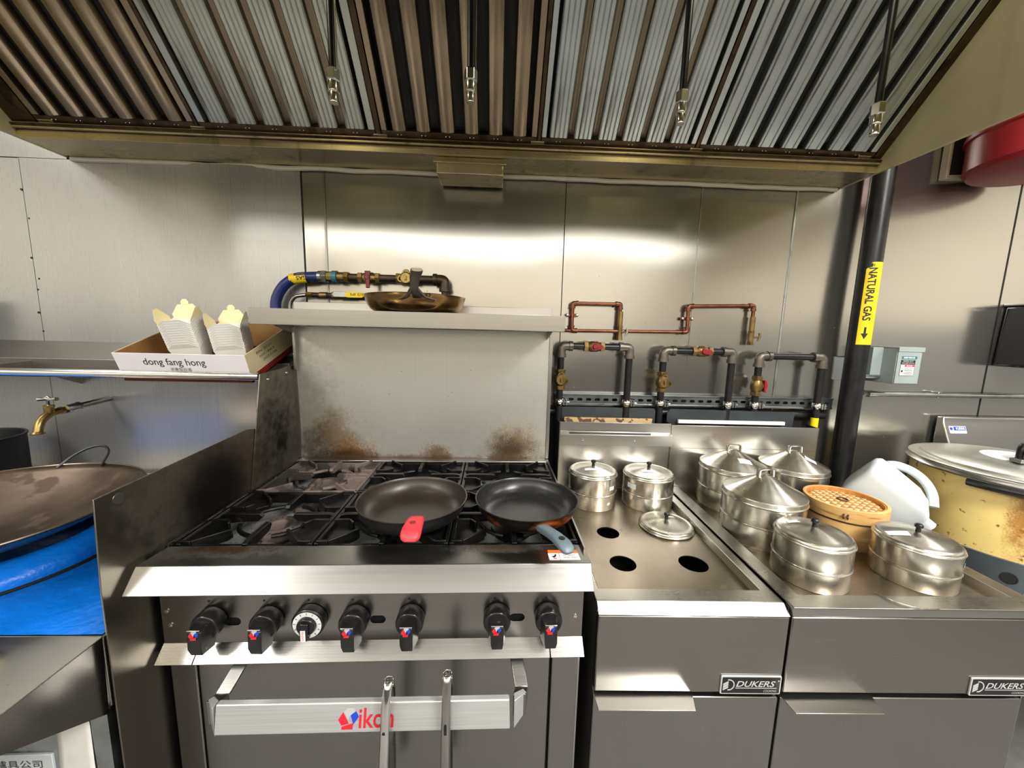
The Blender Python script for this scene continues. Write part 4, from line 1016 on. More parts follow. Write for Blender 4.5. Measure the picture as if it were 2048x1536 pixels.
def gasloop(label, xl, xr, zt, zl, kind, top_handle, x0b=0):
    t = thing('gas_pipe_loop', label, 'gas pipe', ((xl+xr)/2, YP, .70), 0, 'black gas pipe loops behind the steamer cabinets')
    r = .0132; zt_ = zt
    pipe(t, [(xl, YP, .70), (xl, YP, zt_-.025)], r, 'black_pipe', 'riser'); pipe(t, [(xr, YP, .70), (xr, YP, zt_-.025)], r, 'black_pipe', 'riser')
    pipe(t, [(xl+.025, YP, zt_), (xr-.025, YP, zt_)], r, 'black_pipe', 'cross_pipe')
    elbow(t, (xl, YP, zt_), (0, 0, -1), (1, 0, 0), r); elbow(t, (xr, YP, zt_), (-1, 0, 0), (0, 0, -1), r)
    zc = zl
    v = ballvalve(t, (xl, YP, zc), (0, 0, 1), r)
    if kind == 'cock': wallcock(v, (xl, YP, zc), 'z')
    else:
        MB().box(xl+.018, xl+.026, YP-.007, YP+.007, zc-.007, zc+.007).build('stem', 'old_brass', v)
        MB().prism([(xl+.026, zc-.022), (xl+.034, zc-.026), (xl+.036, zc-.010), (xl+.040, zc), (xl+.036, zc+.010), (xl+.034, zc+.026), (xl+.026, zc+.022)], lambda p, k: (p[0], YP-.012 if k == 0 else YP+.012, p[1])).build('handle', 'red_handle', v, bevel=.002)
    if top_handle is not None:
        xv = top_handle
        v = ballvalve(t, (xv, YP, zt_), (1, 0, 0), r, 'old_brass')
        MB().lathe([(.0105, 0), (.0115, .006), (.0085, .011), (0, .011)], (xv, YP-.016, zt_+.001), 16, AX['-y']).build('knob', 'red_handle', v)
        MB().prism([(-.038, -.006), (-.018, -.011), (.018, -.011), (.038, -.006), (.040, .004), (.018, .010), (-.018, .010), (-.040, .004)], lambda p, k: (xv+p[0]*.62+.008, YP-.0165-.004*k, zt_+p[1])).build('handle', 'red_handle', v, bevel=.001)
    return t
gasloop('left black gas pipe loop with brass cock, nearest the range', .245, .514, 1.352, 1.222, 'cock', .372)
gasloop('middle black gas pipe loop with brass cock and red top handle', .650, .926, 1.343, 1.220, 'cock', .800)
gasloop('right black gas pipe loop with a red handle on its left leg', 1.037, 1.296, 1.330, 1.211, 'red', None)
t = bpy.data.objects.get('gas_pipe_loop.002')
MB().lathe([(.0138, .94), (.0138, 1.085)], (1.296, YP, 0), 14).build('yellow_band', 'yellow_label', t)
# strut rail with pipe clamps, manifold below
st = thing('strut_rail', 'slotted zinc strut rail clamping the black gas pipes to the wall', 'rail', (.80, W, 1.13))
XS0, XS1 = .232, 1.385
MB().plate([(XS0, 1.1205), (XS1, 1.1205), (XS1, 1.158), (XS0, 1.158)], [slot(XS0+.03+.0355*i, 1.139, .022, .011) for i in range(32)], lambda p, k: (p[0], 1.487+.0025*k, p[1])).build('strut_face', 'strut', st)
for z in (1.158, 1.1205): MB().box(XS0, XS1, 1.487, W-.003, z-.0015, z+.0015).build('strut_flange', 'strut', st)
MB().box(XS0, XS1, 1.4835, 1.4865, 1.116, 1.1235).build('strut_lip', 'zinc', st, bevel=.001); MB().box(XS0, XS1, 1.4835, 1.4865, 1.155, 1.1605).build('strut_lip', 'strut', st, bevel=.001)
for x in (.245, .514, .650, .926, 1.037, 1.296):
    mb = MB(); mb.lathe([(.0155, 1.119), (.0155, 1.145)], (x, YP, 0), 18, close=False); 
    c = mb.build('pipe_clamp', 'chrome', st, solid=.002)
    mb = MB(); mb.box(x+.014, x+.020, YP-.012, YP+.018, 1.121, 1.143); mb.box(x+.024, x+.030, YP-.012, YP+.018, 1.121, 1.143); mb.tube([(x+.010, YP-.002, 1.132), (x+.040, YP-.002, 1.132)], .0034, 8); mb.build('clamp_bolt', 'zinc', c)
mf = thing('gas_manifold', 'black horizontal gas manifold pipe below the strut rail', 'gas pipe', (.8, 1.495, 1.088))
pipe(mf, [(.205, 1.497, 1.088), (1.36, 1.497, 1.088)], .0165, 'black_pipe')
MB().box(.205, 1.345, 1.506, 1.512, .72, 1.104).build('backing_strip', 'gap', mf)

# copper water line
cw = thing('copper_water_line', 'brown copper water pipe with two drop valves above the gas loops', 'water pipe', (.6, 1.495, 1.38))
YC = 1.497; rc = .0070
MB().tube(fillet([(.205, YC, 1.412), (.30, YC, 1.412)], .01), rc, 10).build('pipe', 'copper', cw)
c1 = [(.289, YC, 1.412), (.289, YC, 1.518), (.478, YC, 1.519), (.480, YC, 1.40)]
pipe(cw, fillet(c1, .010), rc, 'copper')
pipe(cw, fillet([(.30, YC, 1.412), (.752, YC, 1.417), (.752, YC, 1.440)], .012), rc, 'copper')
pipe(cw, fillet([(.752, YC, 1.43), (.750, YC, 1.519), (1.014, YC, 1.527), (1.016, YC, 1.40)], .012), rc, 'copper')
for p, d0, d1 in (((.289, YC, 1.518), (0, 0, -1), (1, 0, 0)), ((.478, YC, 1.519), (-1, 0, 0), (0, 0, -1)), ((.750, YC, 1.519), (0, 0, -1), (1, 0, 0)), ((1.014, YC, 1.527), (-1, 0, 0), (0, 0, -1)), ((.752, YC, 1.417), (-1, 0, 0), (0, 0, 1)), ((.289, YC, 1.412), (1, 0, 0), (0, 0, 1))):
    elbow(cw, p, d0, d1, rc, 'copper', .014)
for x, z in ((.289, 1.472), (.751, 1.470)):
    mb = MB(); mb.box(x-.024, x+.024, YC+.004, YC+.014, z-.006, z+.006); mb.lathe([(rc+.0016, z-.006), (rc+.0016, z+.006)], (x, YC, 0), 12)
    c = mb.build('strap', 'copper', cw, bevel=.001)
    mb = MB()
    for s_ in (-.019, .019): mb.lathe([(.0052, 0), (.004, .004), (0, .005)], (x+s_, YC+.004, z), 10, AX['-y'])
    mb.build('screw', 'chrome', c)
for x, z, hm in ((.480, 1.405, 'zinc'), (1.016, 1.398, 'old_brass')):
    mb = MB(); mb.tube([(x, YC, z+.030), (x, YC, z+.085)], rc*1.45, 12); mb.tube([(x, YC, z+.022), (x, YC, z+.030)], rc*1.8, 6); mb.tube([(x, YC, z-.012), (x, YC, z+.022)], rc*1.55, 12); mb.tube([(x, YC, z-.026), (x, YC, z-.012)], rc*1.9, 6)
    v = mb.build('drain_valve', 'old_brass', cw, smooth=30)
    mb = MB(); mb.tube([(x+.005, YC-.004, z+.004), (x+.026, YC-.016, z+.006)], .0035, 8); mb.tube([(x+.020, YC-.014, z-.010), (x+.026, YC-.016, z+.006), (x+.024, YC-.015, z+.022)], .0042, 8); mb.build('tap_handle', hm, v)

# gas hose and valves behind the high shelf
gh = thing('gas_hose_line', 'blue gas hose joined to brass valves and brown pipe behind the high shelf', 'gas hose', (-.45, 1.485, 1.45))
YH = 1.47; zh = 1.588
hose = fillet([(-.835, YH, 1.30), (-.835, YH, 1.50), (-.800, YH, 1.555), (-.755, YH, zh-.006), (-.655, YH, zh)], .08, 10)
MB().tube(hose, .0185, 16).build('hose', 'hose_blue', gh)
ye = MB().tube([(-.765+.09*i/6-.008, YH, zh-.0135+.010*(i/6)**.7) for i in range(5)], .0192, 18, cap=False).build('yellow_label', 'yellow_label', gh)
text('GAS', 'lettering', 'black_print', ye, (-.706, YH-.0194, zh+.000), (-1, 0, -.10), (.10, 0, -1), width=.040, height=.014, bold=.02)
text('GAS LINE', 'lettering', 'old_brass', ye, (-.716, YH-.0170, zh+.0095), (-1, 0, -.12), (.12, 0, -1), width=.030, height=.006)
def seg_(a, b, r, m, name, n=14): return MB().tube([(a, YH, zh), (b, YH, zh)], r, n).build(name, m, gh, smooth=30, bevel=.0008)
seg_(-.672, -.655, .0200, 'zinc', 'ferrule'); seg_(-.660, -.640, .0225, 'zinc', 'hex_coupling', 6)
seg_(-.640, -.618, .0185, 'brass', 'brass_union', 8); seg_(-.620, -.602, .0225, 'teal', 'teal_collar', 16); seg_(-.602, -.575, .0175, 'old_brass', 'brass_union', 14); seg_(-.577, -.560, .0205, 'old_brass', 'hex_coupling', 6)
seg_(-.560, -.515, .0135, 'old_pipe', 'pipe')
v = ballvalve(gh, (-.486, YH, zh), (1, 0, 0), .0125, 'brass')
MB().lathe([(.010, 0), (.012, .006), (.008, .012), (0, .012)], (-.486, YH-.018, zh), 14, AX['-y']).build('hub', 'dull_red', v)
MB().prism([(-.011, .022), (.011, .022), (.007, 0), (.007, -.040), (-.007, -.040), (-.007, 0)], lambda p, k: (-.484+p[0], YH-.022-.006*k, zh+p[1])).build('handle', 'dull_red', v, bevel=.002)
seg_(-.448, -.372, .0135, 'old_pipe', 'pipe')
v = ballvalve(gh, (-.345, YH, zh), (1, 0, 0), .0135, 'brass'); wallcock(v, (-.345, YH, zh), 'x', 'brass')
seg_(-.306, -.236, .0145, 'old_pipe', 'pipe')
elbow(gh, (-.205, YH, zh), (-1, 0, 0), (0, 0, -1), .0145, 'old_pipe'); MB().tube([(-.205, YH, zh-.03), (-.205, YH, 1.30)], .0135, 14).build('pipe', 'black_pipe', gh)
wl = thing('small_gas_line', 'thin steel tube with a small yellow-handled valve behind the high shelf', 'gas pipe', (-.6, 1.475, 1.45))
zq = 1.520
MB().tube(fillet([(-.785, 1.475, 1.30), (-.785, 1.475, 1.488), (-.765, 1.475, 1.514), (-.715, 1.475, zq)], .03), .0072, 10).build('steel_tube', 'panel_steel', wl)
def sq(a, b, r, m, name, n=12): return MB().tube([(a, 1.475, zq), (b, 1.475, zq)], r, n).build(name, m, wl, smooth=30)
sq(-.722, -.700, .0115, 'brass', 'flare_nut', 6); sq(-.700, -.672, .0095, 'old_pipe', 'pipe'); sq(-.672, -.645, .0120, 'old_brass', 'fitting', 14); sq(-.645, -.625, .0100, 'old_pipe', 'pipe'); sq(-.625, -.560, .0135, 'old_brass', 'valve'); sq(-.560, -.470, .0110, 'old_pipe', 'pipe')
vh = MB().prism(slot(-.560, zq+.003, .115, .019), lambda p, k: (p[0], 1.452+.004*k, p[1])).build('valve_lever', 'zinc', wl, bevel=.001)
MB().prism(slot(-.536, zq+.003, .068, .0205), lambda p, k: (p[0], 1.4505+.007*k, p[1])).build('lever_sleeve', 'yellow_label', vh)
text('1/2 IPS', 'lettering', 'black_print', vh, (-.506, 1.4503, zq+.0085), (-1, 0, 0), (0, 0, -1), width=.046, height=.009, bold=.01)
elbow(wl, (-.462, 1.475, zq), (-1, 0, 0), (0, 0, -1), .010, 'old_pipe', .020); MB().tube([(-.462, 1.475, zq-.02), (-.462, 1.475, 1.30)], .0095, 12).build('pipe', 'old_pipe', wl)

# big vertical gas main
gm = thing('gas_main', 'thick vertical black gas main with yellow label, right of the hood', 'gas pipe', (1.424, 1.452, 0))
pipe(gm, [(1.424, 1.452, .0), (1.424, 1.452, 2.695)], .0360, 'black_pipe', 'main_pipe', 32)
lab = MB(); la0, la1 = R(-128), R(-52)
def main_pt(a, z, r=.0364): return Vector((1.424+r*math.cos(a), 1.452+r*math.sin(a), z))
def lf(u, v):
    z = 1.385+.310*v; cut = max(0, (v-.94)/.06)
    return main_pt(R(-148)+R(98)*u+R(24)*cut*(1-u), z)
lab.grid(lf, 24, 12); lb = lab.build('yellow_label', 'yellow_label', gm)
def wrapg(q):   # text runs downwards, letters lie with their tops to the right
    return main_pt(R(-134)+q.y/.0364, 1.674-q.x, .0368+q.z)
text('NATURAL GAS', 'lettering', 'black_print', lb, (0, 0, 0), (1, 0, 0), (0, 1, 0), width=.197, height=.0250, curve=wrapg, depth=.0006, bold=.022)
ar = MB().prism([(-.0035, .0), (.0035, .0), (.0035, .024), (.0115, .024), (0, .046), (-.0115, .024), (-.0035, .024)], lambda p, k: main_pt(R(-113)+p[0]/.0364, 1.452-p[1], .0364+.0006*k)).build('arrow', 'black_print', lb, smooth=0)

# ---------------------------------------------------------------- left: shelf, carton, pails, tap
sh = thing('wall_shelf', 'sloping stainless wall shelf with a tube rail, left of the range', 'shelf', (-1.8, W, 1.30))
MB().prism([(1.516, 1.3245), (1.367, 1.2700), (1.367, 1.2330), (1.3695, 1.2330), (1.3695, 1.2680), (1.516, 1.3215)], lambda p, k: (-3.0 if k == 0 else -.742, p[0], p[1])).build('shelf_plate', 'shelf_steel', sh, bevel=.0008)
MB().tube([(-3.0, 1.178, 1.2425), (-.730, 1.178, 1.2460)], .0125, 16).build('tube_rail', 'chrome', sh)
for x in (-2.4, -1.62):
    MB().prism([(1.516, 1.315), (1.367, 1.262), (1.18, 1.250), (1.18, 1.238), (1.37, 1.222), (1.516, 1.16)], lambda p, k: (x if k == 0 else x+.004, p[0], p[1])).build('shelf_bracket', 'steel_v', sh)
# carton tilted forwards on the shelf
ct = thing('carton', 'open white carton with printed name, tilted forward on the wall shelf', 'box', (-.95, 1.30, 1.255))
tl = Matrix.Translation((-.955, 1.196, 1.2225)) @ Matrix.Rotation(R(20), 4, 'X')
bw, bd, bh, th_ = .385, .285, .094, .004
def cbox(x0, x1, y0, y1, z0, z1, name, m, par=ct, bev=.0008): return MB().box(x0, x1, y0, y1, z0, z1).xf(tl).build(name, m, par, bevel=bev)
hw = bw/2
cbox(-hw, hw, 0, bd, 0, th_, 'carton_bottom', 'cardboard')
fr_ = cbox(-hw, hw, 0, th_*.6, .032, bh, 'front_wall', 'carton_white'); cbox(-hw, hw, 0, th_*.6, 0, .032, 'front_wall', 'carton_red')
cbox(-hw, hw, th_*.6, th_, th_, bh-.001, 'front_lining', 'cardboard')
cbox(-hw, hw, bd-th_, bd, 0, bh+.004, 'back_wall', 'cardboard')
for sgn in (-1, 1):
    xa, xb = (hw-th_*.6, hw) if sgn > 0 else (-hw, -hw+th_*.6)
    cbox(xa, xb, .001, bd, .022, bh, 'side_wall', 'carton_cream'); cbox(xa, xb, .001, bd, 0, .022, 'side_wall', 'carton_red')
    xa, xb = (hw-th_, hw-th_*.6) if sgn > 0 else (-hw+th_*.6, -hw+th_)
    cbox(xa, xb, th_, bd, th_, bh-.001, 'side_lining', 'cardboard')
cbox(-hw+.05, hw-.05, .06, bd-.01, th_, .010, 'carton_liner', 'soot')
Tx = tl.to_3x3() @ Vector((1, 0, 0)); Tz = tl.to_3x3() @ Vector((0, 0, 1)); Ty = tl.to_3x3() @ Vector((0, 1, 0))
text('dong fang hong', 'lettering', 'black_print', fr_, tl @ Vector((-.112, 0, .0570)), Tx, Tz, width=.182, height=.0290, depth=.0004, bold=.004)
text('\u6d53\u9999\u578b\u767d\u9152', 'lettering', 'board_dark', fr_, tl @ Vector((-.040, 0, .0385)), Tx, Tz, width=.062, height=.010, depth=.0004)
sidew = [o for o in ct.children if o.name.startswith('side_wall')][-2]
for i, s in enumerate(('BN 2021', 'NW 1446.8', '2021/06')):
    text(s, 'lettering', 'board_dark', sidew, tl @ Vector((hw, .055+.012*i, .073-.016*i)), Ty, Tz, width=.085, height=.0085, depth=.0004)

# paper takeout pails nested in two stacks
def pail_mesh():
    bx, by, tx, ty, hh = .031, .025, .044, .036, .062
    mb = MB()
    v = [(-bx, -by, 0), (bx, -by, 0), (bx, by, 0), (-bx, by, 0), (-tx, -ty, hh), (tx, -ty, hh), (tx, ty, hh), (-tx, ty, hh)]
    mb.add(v, [(3, 2, 1, 0), (0, 1, 5, 4), (1, 2, 6, 5), (2, 3, 7, 6), (3, 0, 4, 7)])
    # chevron top edges of the wide sides
    for y, s in ((-ty, -1), (ty, 1)):
        mb.add([(-tx, y, hh), (tx, y, hh), (tx*.50, y+s*.006, hh+.016), (-tx*.50, y+s*.006, hh+.016)], [(0, 1, 2, 3)])
    for x, s in ((-tx, -1), (tx, 1)):
        mb.add([(x, -ty, hh), (x, ty, hh), (x+s*.005, ty*.5, hh+.013), (x+s*.005, -ty*.5, hh+.013)], [(0, 1, 2, 3)])
    return mb
def pails(c, n, lean, turn, label, group):
    proto = None
    mt0 = Matrix.Translation(c) @ Matrix.Rotation(R(turn), 4, 'Z') @ Matrix.Rotation(R(lean[0]), 4, 'X') @ Matrix.Rotation(R(lean[1]), 4, 'Y')
    for i in range(n):
        mt = mt0 @ Matrix.Translation((0, 0, .0075*i)) @ Matrix.Rotation(R(random.uniform(-.9, .9)), 4, 'Z')
        if proto is None:
            o = pail_mesh().build('takeout_pail', 'pail', None, solid=.0006, smooth=0); proto = o
        else:
            o = proto.copy(); COL.objects.link(o)
        o.matrix_world = mt; tag(o, label, 'takeout box', group)
    # open topmost pail with its flaps up
    t = thing('takeout_pail', label.replace('nested in', 'with cream flaps open, topmost of'), 'takeout box', (0, 0, 0)); 
    mt = mt0 @ Matrix.Translation((0, 0, .0075*n))
    pail_mesh().xf(mt).build('pail_body', 'pail', t, solid=.0006, smooth=0)
    bx, by, tx, ty, hh = .031, .025, .044, .036, .062
    def flap(poly, o, xd, yd, nm='flap'):
        fr = frame(o, xd, yd)
        return MB().prism(poly, lambda p, k: mt @ (fr @ Vector((p[0], p[1], .0004*k)))).build(nm, 'pail_cream', t, smooth=0)
    fp = [(-.035, 0), (.035, 0), (.040, .016), (.022, .044), (-.022, .044), (-.040, .016)]
    fl = flap(fp, (0, ty, hh), (1, 0, 0), (0, .38, 1))
    flap([(-.010, .043), (.010, .043), (.011, .052), (.005, .060), (-.005, .060), (-.011, .052)], (0, ty, hh), (1, 0, 0), (0, .36, 1), 'tab')
    fq = [(-.032, 0), (.032, 0), (.034, .012), (.006, .044), (-.012, .044), (-.034, .016)]
    flap(fq, (-tx, 0, hh), (0, 1, 0), (-.20, 0, 1)); flap(fq, (tx, 0, hh), (0, -1, 0), (.30, 0, 1))
    return t
pails((-.975, 1.262, 1.278), 10, (18, -6), 10, 'white paper takeout pail nested in the left stack in the carton', 'left stack of nested takeout pails')
pails((-.848, 1.268, 1.272), 9, (14, -5), 14, 'white paper takeout pail nested in the right stack in the carton', 'right stack of nested takeout pails')

# brass tap on a wall pipe
tp = thing('wall_tap', 'brass garden tap on a grey pipe, sticking out of the wall over the wok', 'tap', (-1.50, W, 1.09))
a, b = Vector((-1.520, W, 1.104)), Vector((-1.5035, 1.378, 1.0975))
d = (b-a).normalized()
pipe(tp, [a, b], .0105, 'panel_steel'); MB().lathe([(.016, 0), (.015, .004)], a, 16, AX['-y']).build('collar', 'zinc', tp)
mb = MB(); mb.tube([b-d*.012, b-d*.004, b+d*.030, b+d*.038], [.0165, .0145, .0145, .0165], 16); mb.build('coupling', 'zinc', tp)
e = b+d*.040
mb = MB(); mb.tube([e-d*.004, e+d*.016], .0135, 6); mb.tube(fillet([e+d*.010, e+d*.050, e+d*.082+Vector((0, 0, -.020)), e+d*.092+Vector((0, 0, -.052))], .03), .0118, 12)
q = e+d*.092+Vector((0, 0, -.052)); mb.lathe([(.0165, -.006), (.0170, -.002), (.0125, .004)], q, 16)
h0 = e+d*.048; mb.tube([h0, h0+Vector((0, 0, .022))], .0125, 12); mb.tube([h0+Vector((0, 0, .020)), h0+Vector((0, 0, .028))], .0140, 6)
tb = mb.build('tap_body', 'brass', tp, smooth=40)
mb = MB(); mb.tube([h0+Vector((0, 0, .026)), h0+Vector((0, 0, .045))], .005, 8); mb.tube([h0+Vector((-.034, .004, .046)), h0+Vector((-.014, .002, .047)), h0+Vector((0, 0, .050)), h0+Vector((.014, -.002, .048)), h0+Vector((.034, -.004, .050))], [.0065, .0048, .0085, .0048, .0065], 10); mb.build('tap_handle', 'chrome', tb)

# ---------------------------------------------------------------- left: wok range, wok, pot
wr = thing('wok_range', 'steel wok range with blue protective film and front ledge, far left', 'stove', (-1.5, .9, 0))
MB().box(-2.6, -.7365, .668, 1.490, .66, .811).build('deck', 'steel_top', wr, bevel=.003)
MB().box(-2.6, -.742, .70, 1.485, .0, .66).build('cabinet', 'panel_steel', wr)
MB().prism([(.670, .811), (.30, .811), (.30, .8085), (.670, .8085)], lambda p, k: (-2.6 if k == 0 else -.7365, p[0], p[1])).build('front_ledge', 'steel_top', wr, bevel=.001)
MB().prism([(.668, .809), (.30, .809), (.30, .785), (.46, .785), (.662, .652)], lambda p, k: (-.7395 if k == 0 else -.7365, p[0], p[1])).build('gusset', 'panel_steel', wr)
MB().box(-2.6, -.7395, .300, .304, .765, .811).build('ledge_hem', 'steel', wr, bevel=.001)
fpn = MB().box(-2.6, -.7385, .660, .70, .05, .66).build('front_panel', 'zinc', wr)
MB().grid(lambda u, v: (-.834+.062*u-.02*(1-v)**2*(1-u), .6585+.0005*math.sin(v*9), .38+.285*v), 6, 10).build('paper_strip', 'label_white', fpn, solid=.0006)
pl = MB().box(-1.10, -.847, .6555, .6605, .43, .570).build('maker_plate', 'plate_white', fpn, bevel=.001)
text('\u6c38\u8f1d\u7210\u5177\u516c\u53f8', 'lettering', 'black_print', pl, (-.998, .6555, .541), *FRONT, width=.132, height=.017, depth=.0005)
text('WOK RANGE CO. NY', 'lettering', 'board_dark', pl, (-.980, .6555, .526), *FRONT, width=.105, height=.0075)
def crumple(x, y): return .0014*mnoise.noise((x*14, y*14, 3))+.0010*mnoise.noise((x*31, y*33, 9))
MB().grid(lambda u, v: (-2.2+1.461*u, .671+.60*v, .8132+abs(crumple(-2.2+1.461*u, .671+.6*v))), 110, 46).build('film_sheet', 'film', wr, smooth=40)
wc = (-1.27, .90)
rc_ = (-1.24, .93)
prf = [(.236, .8155), (.236, .832), (.226, .848), (.205, .860), (.184, .866), (.174, .860)]
MB().lathe(prf, (rc_[0], rc_[1], 0), 64, close=False).build('wok_ring', 'film', wr, smooth=50)
MB().tube([(rc_[0]+.2385*math.cos(2*PI*i/60), rc_[1]+.2385*math.sin(2*PI*i/60), .8165) for i in range(60)], .0042, 8, closed=True).build('ring_gap_line', 'gap', wr)  # thin black tube standing in for the dark gap around the ring base
wk = thing('wok', 'large seasoned steel wok resting on the blue ring of the wok range', 'wok', (wc[0], wc[1], .85))
RW, dz = .315, .097
pr = []; rs = (RW*RW+dz*dz)/(2*dz)
for i in range(19):
    r = RW*i/18; pr.append((r, .950-dz+rs-math.sqrt(rs*rs-r*r)))
MB().lathe(pr, (wc[0], wc[1], 0), 72, close=False).build('bowl', 'wok', wk, solid=.0026, smooth=60)
MB().tube([(wc[0]+RW*math.cos(2*PI*i/72), wc[1]+RW*math.sin(2*PI*i/72), .950) for i in range(72)], .0024, 6, closed=True).build('rim', 'wok', wk)
lp = [(-1.375, 1.186, .944), (-1.362, 1.222, .972), (-1.330, 1.250, .993), (-1.292, 1.255, .997), (-1.262, 1.240, .984), (-1.258, 1.205, .948)]
MB().tube(fillet(lp, .03), .0034, 8).build('loop_handle', 'black_plastic', wk)
pt_ = thing('stock_pot', 'black round pot standing behind the wok at the left edge', 'pot', (-1.815, 1.31, .813))
MB().lathe([(0, .8145), (.128, .8145), (.136, .820), (.138, .990), (.1415, .994), (.1415, .999), (.134, .999), (.132, .990), (.131, .830), (0, .826)], (-1.815, 1.31, 0), 56, close=False).build('pot_body', 'pot_black', pt_, smooth=40)
bn = thing('back_box', 'dark boxy container on the wall shelf just beyond the left edge', 'container', (-2.08, 1.44, 1.30))
MB().box(-2.20, -1.985, 1.385, 1.500, 1.3155, 1.475).build('container_body', 'pot_black', bn, bevel=.006)
sp = thing('sponge', 'yellow sponge at the left edge of the wok range ledge', 'sponge', (-.90, .60, .811))
MB().box(-.975, -.880, .575, .640, .8125, .842).build('sponge_body', 'sponge', sp, bevel=.008)

# ---------------------------------------------------------------- right: enclosure, conduit, dispenser, table, cooker, tub
eb = thing('switch_box', 'grey electrical switch box on the wall with safety labels and red lever', 'switch', (1.585, W, 1.23))
bx0, bx1, by_, bz0, bz1 = 1.543, 1.6395, 1.408, 1.236, 1.374
body = MB().box(bx0, bx1, by_, W-.002, bz0, bz1).build('box_body', 'box_grey', eb, bevel=.002)
MB().prism([(W-.002, bz1+.006), (by_-.006, bz1+.006), (by_-.006, bz1-.012), (by_-.003, bz1-.012), (by_-.003, bz1+.003), (W-.002, bz1+.003)], lambda p, k: (bx0-.001 if k == 0 else bx1+.007, p[0], p[1])).build('rain_hood', 'box_grey', eb, bevel=.0008)
cov = MB().box(bx0+.001, bx1-.001, by_-.004, by_, bz0+.002, bz1-.010).build('cover', 'box_grey', eb, bevel=.001)
bc_ = MB().box(1.500, bx0, 1.462, W-.002, 1.264, bz1+.002).build('rear_box', 'box_grey', eb, bevel=.001)
def lab_(x, z, wd, h, m, d=.0004, y=by_-.004, nm='safety_label'): return decal(nm, m, eb, [(0, 0), (wd, 0), (wd, h), (0, h)], (x, y, z), *FRONT, d)
lab_(1.559, 1.3335, .062, .0115, 'teal'); text('SIEMENS', 'lettering', 'label_white', eb, (1.566, by_-.0044, 1.3363), *FRONT, width=.046, height=.0062, bold=.02)
lab_(1.558, 1.269, .058, .061, 'black_print'); lab_(1.5595, 1.2705, .055, .042, 'label_white', .0007)
lab_(1.575, 1.3045, .039, .007, 'red_print', .0010); text('DANGER', 'lettering', 'label_white', eb, (1.582, by_-.0050, 1.3058), *FRONT, width=.024, height=.0045)
text('GENERAL DUTY', 'lettering', 'label_white', eb, (1.566, by_-.0044, 1.3240), *FRONT, width=.042, height=.0042)
text('ENCLOSED SWITCH', 'lettering', 'label_white', eb, (1.563, by_-.0044, 1.3165), *FRONT, width=.048, height=.0042)
mb = MB()
for i in range(6): mb.box(1.576, 1.576+(.034, .036, .030, .035, .028, .033)[i], by_-.0052, by_-.0046, 1.2735+.0048*i, 1.2750+.0048*i)
mb.build('fine_print', 'board_dark', eb)['kind'] = 'stuff'; decal('bolt_mark', 'black_print', eb, circ(1.5665, 1.287, .0042, 10), (0, by_-.0047, 0), *FRONT, .0005)
MB().prism([(1.640, 1.238), (1.655, 1.238), (1.657, 1.250), (1.650, 1.292), (1.644, 1.262)], lambda p, k: (p[0], by_+.012 if k == 0 else by_+.026, p[1])).build('lever', 'red_handle', eb, bevel=.002)
MB().tube([(bx1-.001, by_+.03, 1.350), (bx1+.013, by_+.03, 1.350)], .003, 8).build('hasp', 'chrome', eb)
MB().tube([(1.475, 1.470, 1.259), (1.5435, 1.470, 1.259)], .0105, 14).build('conduit_stub', 'zinc', eb)
jp = thing('junction_plate', 'pale metal junction plate on the wall, half behind the gas main', 'plate', (1.40, W, 1.28))
MB().prism(rrect(1.398, 1.475, 1.236, 1.333, .004), lambda p, k: (p[0], W-.004 if k == 0 else W+.002, p[1])).build('cover_plate', 'plate_white', jp, bevel=.001)
MB().box(1.400, 1.473, W-.006, W-.0038, 1.3325, 1.3345).build('plate_gap', 'gap', jp)
cd = thing('conduit', 'thin galvanised conduit running level along the right wall', 'conduit', (1.9, W, 1.18))
MB().tube([(1.540, 1.494, 1.182), (1.575, 1.494, 1.182), (2.9, 1.494, 1.184)], .0098, 12).build('conduit_pipe', 'zinc', cd)
MB().tube([(1.536, 1.494, 1.182), (1.566, 1.494, 1.182)], .0135, 12).build('connector', 'zinc', cd)
MB().lathe([(.022, 0), (.022, .003), (.016, .004), (.014, .002), (0, .002)], (1.515, W-.002, 1.160), 20, AX['-y']).build('knockout_ring', 'zinc', cd)
for x in (1.846, 2.35):
    MB().box(x-.009, x+.009, 1.488, W, 1.171, 1.196).build('strap', 'zinc', cd, bevel=.002)
dp = thing('soap_dispenser', 'black smoked plastic wall dispenser with steel top at the right edge', 'dispenser', (2.2, W, 1.31))
MB().prism([(2.078, 1.308), (2.36, 1.308), (2.36, 1.558), (2.090, 1.558)], lambda p, k: (p[0], 1.402 if k == 0 else W-.002, p[1])).build('dispenser_body', 'smoke', dp, bevel=.012)
MB().box(2.086, 2.364, 1.398, W-.002, 1.556, 1.564).build('dispenser_top', 'steel', dp, bevel=.002)
